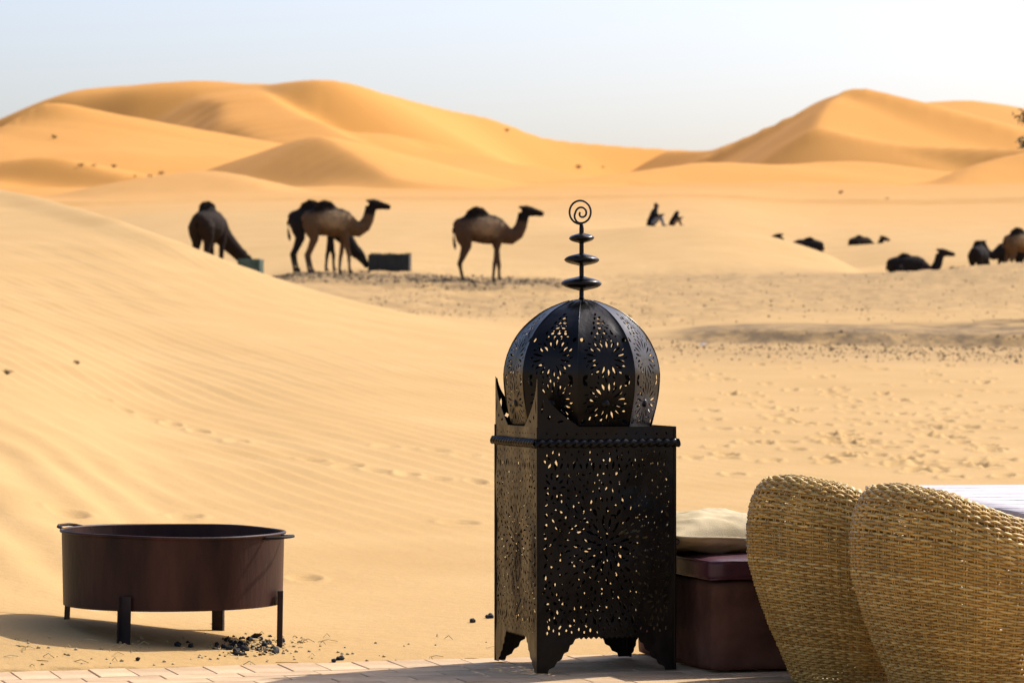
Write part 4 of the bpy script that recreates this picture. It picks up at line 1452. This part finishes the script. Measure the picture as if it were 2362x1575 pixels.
# straw and small crumbs: nobody could count these
mb = MB()
for i in range(240):
    x = _r.uniform(-50, 1150); y = _r.uniform(1470, 1542)
    if i > 130: x = _r.gauss(600, 60); y = _r.gauss(1492, 14)
    d_ = find_D(x, y)
    X = (x - CX) * d_ / F
    m_, p_, q_ = patio_mask(np.array(X), np.array(d_))
    if m_ > 0: continue
    g = gz(X, d_)
    a = _r.uniform(0, 3.14); l_ = _r.uniform(.008, .04) if i > 130 else _r.uniform(.02, .075)
    if i % 3 == 0:
        pts = [Vector((X, d_, g + .003)), Vector((X + .5 * l_ * math.cos(a), d_ + .5 * l_ * math.sin(a), g + .004 + _r.uniform(0, .012))), Vector((X + l_ * math.cos(a), d_ + l_ * math.sin(a), g + .003))]
        mb.tube(pts, .0013, 4)
    else:
        s = _r.uniform(.002, .006)
        mb.tube([(X - s, d_, g + s * .4), (X, d_, g + s * .5), (X + s, d_, g + s * .4)], [s * .5, s, s * .5], 5)
o = mb.build("straw_litter", M['straw'])
tag(o, "scattered bits of straw and grit on the sand along the terrace", "litter", kind="stuff")
mb = MB()
for i in range(70):
    x = _r.gauss(575, 45); y = _r.gauss(1490, 11)
    d_ = find_D(x, y); X = (x - CX) * d_ / F
    if float(patio_mask(np.array(X), np.array(d_))[0]) > 0: continue
    g = gz(X, d_); s = _r.uniform(.002, .007)
    mb.tube([(X - s, d_, g + s * .3), (X, d_, g + s * .5), (X + s, d_ + s * .4, g + s * .3)], [s * .4, s, s * .4], 5)
o = mb.build("charcoal_crumbs", M['charcoal'])
tag(o, "fine charcoal crumbs and ash sprinkled under the brazier", "charcoal", kind="stuff")

# dung and stones on the trampled plain
mb = MB()
def scatter(n, xr, dr, s0, s1, keep):
    c = 0
    pts = []
    while c < n:
        u_ = _r.uniform(*xr); d_ = _r.uniform(*dr)
        if _r.random() > keep(u_, d_): c += .35; continue
        pts.append((u_, d_)); c += 1
    U_ = np.array([p[0] for p in pts]); D_ = np.array([p[1] for p in pts])
    X_ = (U_ - CX) * D_ / F
    Z_ = terrain_z(X_[None, :], D_[None, :])[0]
    for X, d_, g in zip(X_, D_, Z_):
        s = _r.uniform(s0, s1) * (1 if _r.random() < .85 else 1.8)
        a = _r.uniform(0, 6.28)
        dx, dy = s * math.cos(a), s * math.sin(a)
        v = [(X + dx, d_ + dy, g - .01), (X - dy, d_ + dx, g - .01), (X - dx * .8, d_ - dy, g - .01), (X + dy, d_ - dx * .9, g - .01), (X + dx * .3, d_ + dy * .2, g + s * .75), (X - dx * .3, d_ - dy * .3, g + s * .6)]
        mb.add(v, [(0, 1, 4), (1, 2, 5), (1, 5, 4), (2, 3, 5), (3, 0, 4), (3, 4, 5)])


scatter(1500, (630, 1330), (84, 93), .02, .045, lambda u_, d_: .9 * float(sstep(93, 87, np.array(d_))))
scatter(700, (850, 1500), (63, 84), .012, .03, lambda u_, d_: .6)
scatter(1500, (1480, 2450), (46.5, 58), .012, .030, lambda u_, d_: float(sstep(46, 54, np.array(d_))) * (.3 + .7 * (u_ - 1480) / 900))
scatter(900, (1400, 2450), (62, 104), .012, .03, lambda u_, d_: .5)
o = mb.build("dung_and_stones", M['dung'])
tag(o, "dark dung and stones strewn over the trampled plain around the camels", "stones", kind="stuff")
# scrap of plastic
g = ground_pt(1622, find_D(1622, 800))
mb = MB()
V_ = []
for i in range(6):
    for j in range(5):
        V_.append((i * .035 - .09 + .01 * _r.random(), j * .03 - .06, .02 + .05 * _r.random() * (1 if 0 < i < 5 else .2)))
mb.add(V_, [(i * 5 + j, (i + 1) * 5 + j, (i + 1) * 5 + j + 1, i * 5 + j + 1) for i in range(5) for j in range(4)])
o = mb.build("plastic_scrap", M['plastic_blue']); o.location = g
tag(o, "crumpled pale blue scrap of plastic lying on the stony plain", "litter")

# ------------------------------------------------------------------ camels
def hind(sx, y, foot_x, lift=0):
    return [(-.44, y * .55, 1.62, .06), (-.46, y * .65, 1.50, .19), (-.46, y * .8, 1.34, .235), (-.44, y * .9, 1.15, .19), (-.40 + foot_x * .3, y, .95, .125), (-.52 + foot_x * .5, y, .66, .078), (-.60 + foot_x * .7, y, .50, .070), (-.57 + foot_x * .9, y, .32, .050), (-.53 + foot_x, y, .12, .046), (-.50 + foot_x, y, .045, .075), (-.44 + foot_x, y, .035, .068)]


def fore(y, foot_x):
    return [(.40, y * .6, 1.58, .05), (.42, y * .75, 1.42, .17), (.45, y * .9, 1.22, .15), (.45, y * .95, 1.08, .115), (.46 + foot_x * .3, y, .88, .078), (.46 + foot_x * .6, y, .58, .068), (.46 + foot_x * .8, y, .50, .062), (.45 + foot_x * .9, y, .30, .046), (.45 + foot_x, y, .12, .045), (.47 + foot_x, y, .045, .075), (.53 + foot_x, y, .035, .068)]


NECKS = {
    'aside': [(.40, 0, 1.40, .30), (.64, -.07, 1.18, .225), (.82, -.20, .96, .18), (.94, -.36, .76, .15), (1.0, -.48, .62, .135), (1.03, -.55, .54, .125)],
    'up': [(.42, 0, 1.42, .30), (.66, 0, 1.30, .225), (.86, 0, 1.24, .180), (1.02, 0, 1.34, .150), (1.12, 0, 1.52, .130), (1.17, 0, 1.72, .118), (1.20, 0, 1.88, .115)],
    'down': [(.42, 0, 1.40, .30), (.68, 0, 1.18, .225), (.88, .0, .96, .18), (1.04, .0, .74, .15), (1.16, 0, .58, .135), (1.24, 0, .50, .125)],
    'level': [(.42, 0, 1.42, .30), (.66, 0, 1.30, .225), (.88, 0, 1.22, .175), (1.08, 0, 1.27, .145), (1.22, 0, 1.42, .128), (1.30, 0, 1.58, .118), (1.34, 0, 1.70, .112)],
}
HEADS = {
    'aside': [(1.02, -.50, .62, (.085, .10)), (1.05, -.58, .54, (.10, .115)), (1.08, -.65, .44, (.085, .10)), (1.10, -.71, .32, (.068, .078)), (1.11, -.74, .22, (.062, .066)), (1.11, -.75, .15, (.045, .045))],
    'up': [(1.15, 0, 1.92, (.085, .10)), (1.24, 0, 1.935, (.100, .115)), (1.36, 0, 1.925, (.085, .10)), (1.50, 0, 1.895, (.068, .078)), (1.62, 0, 1.870, (.062, .066)), (1.69, 0, 1.845, (.045, .045))],
    'down': [(1.16, 0, .58, (.085, .10)), (1.24, 0, .52, (.10, .115)), (1.31, 0, .42, (.085, .10)), (1.38, 0, .30, (.068, .078)), (1.43, 0, .20, (.062, .066)), (1.45, 0, .13, (.045, .045))],
    'level': [(1.29, 0, 1.73, (.085, .10)), (1.38, 0, 1.75, (.100, .115)), (1.50, 0, 1.73, (.085, .10)), (1.63, 0, 1.69, (.068, .078)), (1.74, 0, 1.655, (.062, .066)), (1.80, 0, 1.63, (.045, .045))],
}
CAMEL_CACHE = {}


def camel_meshes(pose, neck, variant=0):
    key = (pose, neck, variant)
    if key in CAMEL_CACHE: return CAMEL_CACHE[key]
    dz = -.74 if pose == 'couched' else 0
    mb = MB()
    # trunk
    trunk = [(-.72, 0, 1.42, (.14, .17)), (-.62, 0, 1.44, (.23, .27)), (-.42, 0, 1.47, (.29, .32)), (-.15, 0, 1.45, (.34, .37)), (.12, 0, 1.43, (.345, .40)), (.36, 0, 1.42, (.30, .40)), (.54, 0, 1.40, (.24, .33)), (.66, 0, 1.36, (.15, .22))]
    mb.tube([(x, y, z + dz) for x, y, z, r in trunk], [r for *_, r in trunk], 18)
    # hump
    hp = [(-.46, 1.62, (.10, .10)), (-.30, 1.70, (.17, .20)), (-.12, 1.76, (.19, .25)), (.08, 1.74, (.18, .22)), (.26, 1.66, (.13, .14)), (.36, 1.60, (.06, .06))]
    hl = -.13 if pose == 'couched' else 0
    mb.tube([(x, 0, z + dz + hl) for x, z, r in hp], [r for *_, r in hp], 14)
    # neck and head
    nk = NECKS[neck]; hd = HEADS[neck]
    hx, hy, hz = hd[0][:3]
    mb.tube([(x, y, z + dz) for x, y, z, r in nk], [(r * 1.1, r * (1.18 + .03 * i)) for i, (*_, r) in enumerate(nk)], 14)
    mb.tube([(x + (x - hx) * .12, y + (y - hy) * .12, z + dz) for x, y, z, r in hd], [(r[0] * 1.25, r[1] * (1.45, 1.42, 1.38, 1.32, 1.25, 1.2)[i]) for i, (*_, r) in enumerate(hd)], 12, up={'down': (1, 0, .6), 'aside': (0, -1, .6)}.get(neck, (0, 0, 1)))
    # ears
    for s in (-1, 1):
        mb.tube([(hx + .02, hy + s * .06, hz + .07 + dz), (hx - .03, hy + s * .10, hz + .14 + dz), (hx - .05, hy + s * .115, hz + .18 + dz)], [.035, .03, .014], 6)
    # brow
    mb.tube([(hx + .12, hy - .07, hz + .055 + dz), (hx + .13, hy, hz + .085 + dz), (hx + .12, hy + .07, hz + .055 + dz)], [.04, .05, .04], 6)
    if pose == 'stand':
        fx = [(0, .10), (-.05, .12), (.06, -.04)][variant % 3]
        for s, ox in ((-1, fx[0]), (1, fx[1])):
            l = hind(1, s * .17, ox * .8)
            mb.tube([(x, y, z) for x, y, z, r in l], [r for *_, r in l], 10, up=(1, 0, 0))
            l = fore(s * .17, (-.13 if s < 0 else .11) * (1 if variant % 2 == 0 else -1))
            mb.tube([(x, y, z) for x, y, z, r in l], [r for *_, r in l], 10, up=(1, 0, 0))
    else:
        for s in (-1, 1):
            l = [(-.40, s * .24, .62, .24), (-.20, s * .33, .34, .17), (.02, s * .34, .17, .11), (-.20, s * .36, .10, .085), (-.50, s * .34, .075, .065), (-.66, s * .32, .06, .06)]
            mb.tube([(x, y, z) for x, y, z, r in l], [r for *_, r in l], 10, up=(0, 1, 0))
            l = [(.44, s * .20, .58, .20), (.46, s * .25, .36, .12), (.62, s * .25, .12, .085), (.50, s * .25, .07, .065), (.22, s * .24, .06, .055)]
            mb.tube([(x, y, z) for x, y, z, r in l], [r for *_, r in l], 10, up=(0, 1, 0))
        mb.tube([(.4, 0, .55), (.42, 0, .25), (.44, 0, .06)], [(.2, .2), (.18, .18), (.10, .10)], 10, up=(0, 1, 0))
    body = remesh(mb, .026, 5, .5)
    # tail
    tb = MB()
    tb.tube([(-.68, 0, 1.52 + dz), (-.745, .01, 1.38 + dz), (-.735, .0, 1.17 + dz), (-.70, 0, max(.98 + dz, .2)), (-.69, 0, max(.88 + dz, .12))], [.045, .035, .028, .045, .012], 8)
    tail = bpy.data.meshes.new("tail"); tail.from_pydata([tuple(v) for v in tb.v], [], tb.f); tail.update()
    # shaggy wool along the hump and the crown
    hb = MB()
    rr = random.Random(4 + variant)
    for i in range(130):
        x = rr.uniform(-.34, .16)
        a = rr.uniform(-.75, .75)
        cz = float(np.interp(x, [-.46, -.30, -.12, .08, .26], [1.62, 1.70, 1.76, 1.74, 1.66]))
        rs = float(np.interp(x, [-.46, -.30, -.12, .08, .26], [.10, .17, .19, .18, .13])); ru = float(np.interp(x, [-.46, -.30, -.12, .08, .26], [.10, .20, .25, .22, .14]))
        p0 = Vector((x, rs * math.sin(a) * .95, cz + ru * math.cos(a) * .95 + dz + hl))
        d_ = Vector((rr.uniform(-.8, .2), math.sin(a) * .9 + rr.uniform(-.3, .3), math.cos(a) * .9)).normalized()
        hb.tube([p0, p0 + d_ * .045, p0 + d_ * .08 + Vector((-.02, 0, -.015))], [.026, .020, .003], 5)
    hair = bpy.data.meshes.new("hump_wool"); hair.from_pydata([tuple(v) for v in hb.v], [], hb.f); hair.update()
    hair.materials.append(M['hair'])
    hb = MB()
    for i in range(26):
        p0 = Vector((hx + rr.uniform(-.06, .06), hy + rr.uniform(-.07, .07), hz + .085 + dz))
        hb.tube([p0, p0 + Vector((-.01, 0, .03)), p0 + Vector((-.03, 0, .05))], [.022, .018, .004], 5)
    crown = bpy.data.meshes.new("crown_wool"); crown.from_pydata([tuple(v) for v in hb.v], [], hb.f); crown.update()
    crown.materials.append(M['hair'])
    CAMEL_CACHE[key] = (body, tail, hair, crown)
    return CAMEL_CACHE[key]


CAMG = "camels resting and feeding on the plain"


def camel(u, D, heading, pose, neck, coatname, label, variant=0, scale=1.0, sink=0.0):
    g = ground_pt(u, D)
    body, tail, hair, crown = camel_meshes(pose, neck, variant)
    root = empty("camel", g + Vector((0, 0, -.03 - sink)), math.radians(heading))
    root.scale = (scale,) * 3
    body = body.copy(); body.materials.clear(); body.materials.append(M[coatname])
    tail = tail.copy(); tail.materials.clear(); tail.materials.append(M['hair'])
    link("body", body, root); link("tail", tail, root); link("hump_wool", hair, root); link("crown_wool", crown, root)
    tag(root, label, "camel", CAMG)
    return root


# heading 0 = facing right, 90 = facing away
camel(482, 89, 70, 'stand', 'aside', 'coat_dark', "brown camel seen from behind, half hidden by the near dune, eating from a green trough", 0, 1.06)
camel(725, 93.5, 6, 'stand', 'down', 'coat_black', "black camel behind a brown one, head lowered towards the dark feed trough", 2, 1.03)
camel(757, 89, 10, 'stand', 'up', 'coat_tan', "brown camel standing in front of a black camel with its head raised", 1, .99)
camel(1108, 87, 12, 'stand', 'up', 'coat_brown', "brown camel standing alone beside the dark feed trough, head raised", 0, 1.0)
camel(1862, 137, 172, 'couched', 'up', 'coat_black', "dark camel lying down behind the crest of a low pale dune", 0, .95, .28)
camel(1985, 165, 20, 'couched', 'level', 'coat_dark', "small far camel lying behind a fold of sand with only back and head showing", 0, .9, .55)
camel(2092, 123, 4, 'couched', 'up', 'coat_black', "black camel lying on the ground with neck stretched up and head facing sideways", 0, 1.06, -.12)
camel(2258, 130, 62, 'stand', 'down', 'coat_black', "small dark camel standing tail-on near the low wooden trough", 0, .90)
camel(2332, 131, 196, 'stand', 'level', 'coat_black', "dark camel between two others, head turned towards the low wooden trough", 1, .90)
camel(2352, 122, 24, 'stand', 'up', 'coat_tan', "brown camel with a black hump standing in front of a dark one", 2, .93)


# ------------------------------------------------------------------ feed troughs
def trough(name, u, D, L, W, H, rz, mat, label, feed=True, sink=0.0):
    g = ground_pt(u, D)
    t = empty(name, g + Vector((0, 0, -sink)), math.radians(rz))
    tag(t, label, "trough")
    for (a, b) in (((-L / 2, -W / 2, .0), (L / 2, -W / 2 + .03, H)), ((-L / 2, W / 2 - .03, .0), (L / 2, W / 2, H))):
        MB().box(a, b).build("side_board", M[mat], t, bevel=.01)
    for s in (-1, 1):
        MB().box((s * L / 2 - .015 - s * .02, -W / 2 + .032, .0), (s * L / 2 + .015 - s * .02, W / 2 - .032, H - .01)).build("end_board", M[mat], t, bevel=.008)
    MB().box((-L / 2 + .04, -W / 2 + .032, .05), (L / 2 - .04, W / 2 - .032, .08)).build("floor_board", M[mat], t)
    for s in (-.3, .25):
        MB().box((L * s - .03, -W / 2 - .028, .0), (L * s + .03, -W / 2 - .003, H - .03)).build("brace", M[mat], t, bevel=.006)
    if feed:
        fb = MB()
        rr = random.Random(int(u))
        for i in range(150):
            x = rr.uniform(-L / 2 + .05, L / 2 - .05); y = rr.uniform(-W / 2 + .05, W / 2 - .05)
            z = H * .93 + .06 * mnoise.noise(Vector((x * 2.5, y * 2, u)))
            d_ = Vector((rr.uniform(-1, 1), rr.uniform(-1, 1), rr.uniform(.1, .9))).normalized()
            fb.tube([(x, y, z - .05), Vector((x, y, z)) + d_ * .05, Vector((x, y, z)) + d_ * .10], [.03, .022, .004], 5)
        o = fb.build("fodder", M['feed'], t); o["kind"] = "stuff"
    return t


trough("feed_trough", 899, 93.5, 1.2, .6, .47, -4, 'trough_dark', "dark blue-black feed trough heaped with fodder between two standing camels")
trough("feed_trough", 578, 88.4, .62, .6, .54, -6, 'trough_green', "green feed trough half hidden behind the near dune crest", False)
trough("feed_trough", 2222, 112, 1.1, .5, .30, 12, 'wood', "long low wooden trough on the ground beside the small dark camel", True, .05)


# ------------------------------------------------------------------ two people sitting on the dune crest
def person(u, D, rz, scale, pose, label):
    g = ground_pt(u, D)
    root = empty("person", g, math.radians(rz))
    root.scale = (scale,) * 3
    tag(root, label, "person", None)
    # body: seated on the sand, knees drawn up, facing +x
    b = MB()
    lean = .16 if pose == 0 else .26
    hx, hz = lean + .05, .86 if pose == 0 else .76
    b.tube([(0, 0, .10), (.02, 0, .22), (lean * .45, 0, .42), (lean * .75, 0, .58), (lean, 0, .66)], [(.17, .15), (.165, .13), (.16, .12), (.18, .11), (.07, .07)], 12, up=(1, 0, 0))
    b.tube([(lean * .95, 0, .62), (lean + .02, 0, .72), (hx, 0, hz - .06)], [.062, .055, .055], 10, up=(1, 0, 0))
    b.tube([(hx, 0, hz - .10), (hx + .005, 0, hz - .04), (hx, 0, hz + .03), (hx - .01, 0, hz + .09)], [(.055, .07), (.072, .09), (.076, .098), (.04, .05)], 12, up=(1, 0, 0))
    b.tube([(hx + .085, 0, hz + .02), (hx + .115, 0, hz - .015)], [.014, .02], 6, up=(0, 1, 0))
    for s in (-1, 1):
        b.tube([(.05, s * .10, .11), (.28, s * .14, .34), (.40, s * .13, .42), (.44, s * .12, .24), (.50, s * .12, .06), (.62, s * .13, .035)], [.10, .078, .062, .055, .042, .035], 9, up=(0, 1, 0))
        b.tube([(lean * .85, s * .19, .58), (lean + .10, s * .25, .42), (lean + .28, s * .12, .47), (lean + .33, s * .05, .50)], [.058, .048, .038, .032], 8, up=(0, 1, 0))
        for k in range(4):
            b.tube([(lean + .33, s * (.035 + .018 * k), .49 + .01 * k), (lean + .38, s * (.03 + .014 * k), .50 + .012 * k), (lean + .40, s * (.024 + .01 * k), .485 + .014 * k)], [.011, .010, .008], 5, up=(0, 1, 0))
        b.tube([(lean + .32, s * .03, .515), (lean + .36, s * .012, .535)], [.012, .009], 5, up=(0, 1, 0))
        b.tube([(hx, s * .075, hz + .01), (hx - .01, s * .088, hz - .02)], [.018, .014], 5, up=(1, 0, 0))
    me = remesh(b, .016, 3, .4); me.materials.append(M['skin'])
    link("body", me, root)
    # jacket
    j = MB()
    j.tube([(-.03, 0, .02), (-.02, 0, .20), (lean * .4, 0, .42), (lean * .7, 0, .58), (lean * .98, 0, .68), (lean + .03, 0, .75)], [(.23, .20), (.22, .18), (.21, .165), (.22, .15), (.13, .115), (.085, .09)], 14, up=(1, 0, 0))
    for s in (-1, 1):
        j.tube([(lean * .8, s * .18, .61), (lean + .09, s * .26, .43), (lean + .24, s * .15, .46), (lean + .30, s * .09, .485)], [.085, .075, .06, .052], 9, up=(0, 1, 0))
    me = remesh(j, .02, 4, .5); me.materials.append(M['robe'])
    link("jacket", me, root)
    t = MB()
    for s in (-1, 1):
        t.tube([(.03, s * .10, .12), (.28, s * .14, .345), (.405, s * .13, .42), (.445, s * .12, .24), (.495, s * .12, .09)], [.125, .098, .08, .07, .06], 10, up=(0, 1, 0))
    me = remesh(t, .02, 4, .5); me.materials.append(M['trouser' if pose == 0 else 'brown_cloth'])
    link("trousers", me, root)
    h = MB()
    h.tube([(hx - .04, 0, hz - .10), (hx - .035, 0, hz - .02), (hx - .02, 0, hz + .05), (hx - .015, 0, hz + .115)], [(.075, .07), (.09, .085), (.09, .10), (.05, .055)], 12, up=(1, 0, 0))
    if pose == 1:
        h.tube([(hx - .05, 0, hz + .02), (lean - .04, 0, .72), (lean * .7, 0, .55)], [(.10, .10), (.15, .12), (.2, .14)], 12, up=(1, 0, 0))
    me = remesh(h, .018, 3, .5); me.materials.append(M['robe'])
    link("headscarf", me, root)
    for s in (-1, 1):
        MB().tube([(.46, s * .12, .035), (.54, s * .125, .04), (.64, s * .13, .028)], [(.04, .035), (.045, .04), (.035, .025)], 8).build("shoe", M['robe'], root, smooth=True)
    return root


pd = 131.0
person(1503, pd, -8, .97, 0, "person in black jacket and pale trousers sitting upright on the dune crest, hands together")
person(1551, pd + .5, 5, .70, 1, "smaller person wrapped in black sitting hunched on the dune crest")

# ------------------------------------------------------------------ shrubs, tufts, tree
def shrub_meshes(seed, n=170, leaf_s=.09, flat=.62):
    rr = random.Random(seed)
    lb, tb = MB(), MB()
    for k in range(9):
        a = rr.uniform(0, 6.28); e = rr.uniform(.35, 1.3)
        d_ = Vector((math.cos(a) * math.cos(e), math.sin(a) * math.cos(e), math.sin(e) * .9))
        l_ = rr.uniform(.6, 1.0)
        p1 = d_ * l_ * .5 + Vector((0, 0, .02)); p2 = d_ * l_
        tb.tube([(0, 0, -.06), p1, p2], [.03, .02, .006], 5)
        for i in range(n // 9):
            t = rr.uniform(.35, 1.05)
            p = d_ * l_ * t + Vector((rr.gauss(0, .11), rr.gauss(0, .11), rr.gauss(0, .07)))
            p.z = max(.0, p.z)
            u_ = Vector((rr.uniform(-1, 1), rr.uniform(-1, 1), rr.uniform(-.3, 1))).normalized()
            w_ = u_.orthogonal().normalized()
            s = leaf_s * rr.uniform(.6, 1.4)
            lb.add([p - u_ * s, p + w_ * s * .45, p + u_ * s, p - w_ * s * .45], [(0, 1, 2, 3)])
    l_me = bpy.data.meshes.new("foliage"); l_me.from_pydata([tuple(v) for v in lb.v], [], lb.f); l_me.materials.append(M['shrub'])
    t_me = bpy.data.meshes.new("stems"); t_me.from_pydata([tuple(v) for v in tb.v], [], tb.f); t_me.materials.append(M['twig'])
    return l_me, t_me


SH = [shrub_meshes(s) for s in (1, 2, 3)]


def far_D(u, y):
    d_ = np.exp(np.linspace(math.log(150), math.log(1100), 6000))
    z = terrain_z(((u - CX) * d_ / F)[None, :], d_[None, :])[0]
    yy = YH + (CAMZ - z) * F / d_
    # first visible sample at or above the row
    run = np.minimum.accumulate(yy)
    i = np.nonzero((yy <= y) & (yy <= run + .01))[0]
    k = i[0] if len(i) else -1
    return d_[k], z[k]


def shrub(u, y, px, k, label, group=None, near=False):
    if near:
        D = find_D(u, y); z = gz((u - CX) * D / F, D)
    else:
        D, z = far_D(u, y)
    s = px * D / F / 1.7
    root = empty("desert_shrub", ((u - CX) * D / F, D, z), random.uniform(0, 6.28))
    root.scale = (s, s, s * .8)
    link("foliage", SH[k % 3][0], root); link("stems", SH[k % 3][1], root)
    tag(root, label, "shrub", group)


for i, (u, y, px) in enumerate(((126, 320, 24), (188, 384, 22), (216, 384, 16), (263, 387, 22), (345, 408, 16), (373, 402, 20), (312, 408, 12))):
    shrub(u, y, px, i, "small dark shrub dotting the lit foot of the great left-hand dune", "shrubs on the foot of the great dune")
for i, (u, y, px) in enumerate(((1335, 388, 20), (1391, 388, 12))):
    shrub(u, y, px, i, "small dark shrub in the saddle between the two high dunes", "shrubs in the saddle")
shrub(1940, 447, 22, 2, "dark rounded shrub on the lit shelf below the peaked dune")
shrub(2047, 460, 12, 1, "tiny brown shrub on the lit shelf below the peaked dune")
shrub(1170, 304, 20, 0, "low dark shrub near the sloping skyline of the great dune")
shrub(178, 842, 26, 0, "low green-brown tuft growing on the rippled near dune slope", "tufts on the near dune", True)
shrub(16, 862, 34, 1, "low green-brown tuft growing on the rippled near dune slope", "tufts on the near dune", True)
shrub(498, 1447, 30, 2, "dry twiggy tuft beside a rear leg of the brazier", None, True)

# tree whose outer sprays reach into the picture on the right
TD = 64.0
tb0 = ground_pt(2560, TD)
tree = empty("tamarisk_tree", tb0)
tag(tree, "tamarisk tree with dark feathery sprays standing to the right of the camels", "tree")
rr = random.Random(12)
tk, cr_ = MB(), MB()
trunk_pts = [Vector((0, 0, -.2)), Vector((.05, 0, .8)), Vector((-.02, .05, 1.7)), Vector((.06, 0, 2.6)), Vector((0, .05, 3.6)), Vector((.02, 0, 4.4))]
tk.tube(trunk_pts, [.15, .12, .10, .075, .05, .02], 8)
tips = []
hz0 = tb0.z
for k in range(26):
    h = rr.uniform(1.0, 4.2)
    p0 = Vector((0, 0, h))
    a = rr.uniform(0, 6.28); l_ = rr.uniform(.7, 1.15) * (1.15 - .12 * h)
    tips.append((p0, Vector((math.cos(a) * l_, math.sin(a) * l_, h + rr.uniform(.1, .5)))))
# two longer boughs reach left at the heights seen in the picture
for (ux, yy_) in ((2353, 263), (2355, 272), (2355, 324), (2357, 332)):
    q_ = P(ux, yy_, TD) - tb0
    tips.append((Vector((0, 0, max(q_.z - .6, .8))), Vector((q_.x, 0, q_.z))))
for (p0, p1) in tips:
    mid = p0.lerp(p1, .5) + Vector((0, 0, -.08))
    tk.tube([p0, mid, p1], [.035, .022, .006], 5)
    for i in range(110):
        t = rr.uniform(.45, 1.0) ** .6
        c = (p0.lerp(mid, t * 2) if t < .5 else mid.lerp(p1, t * 2 - 1)) + Vector((rr.gauss(0, .075), rr.gauss(0, .09), rr.gauss(0, .06)))
        u_ = Vector((rr.uniform(-1, 1), rr.uniform(-1, 1), rr.uniform(-.5, 1))).normalized()
        w_ = u_.orthogonal().normalized()
        s = rr.uniform(.035, .075)
        cr_.add([c - u_ * s, c + w_ * s * .4, c + u_ * s, c - w_ * s * .4], [(0, 1, 2, 3)])
tk.build("trunk", M['twig'], tree, smooth=True)
cr_.build("crown", M['leaf'], tree)
print("pavers", npav, "terrain", nr, nc)
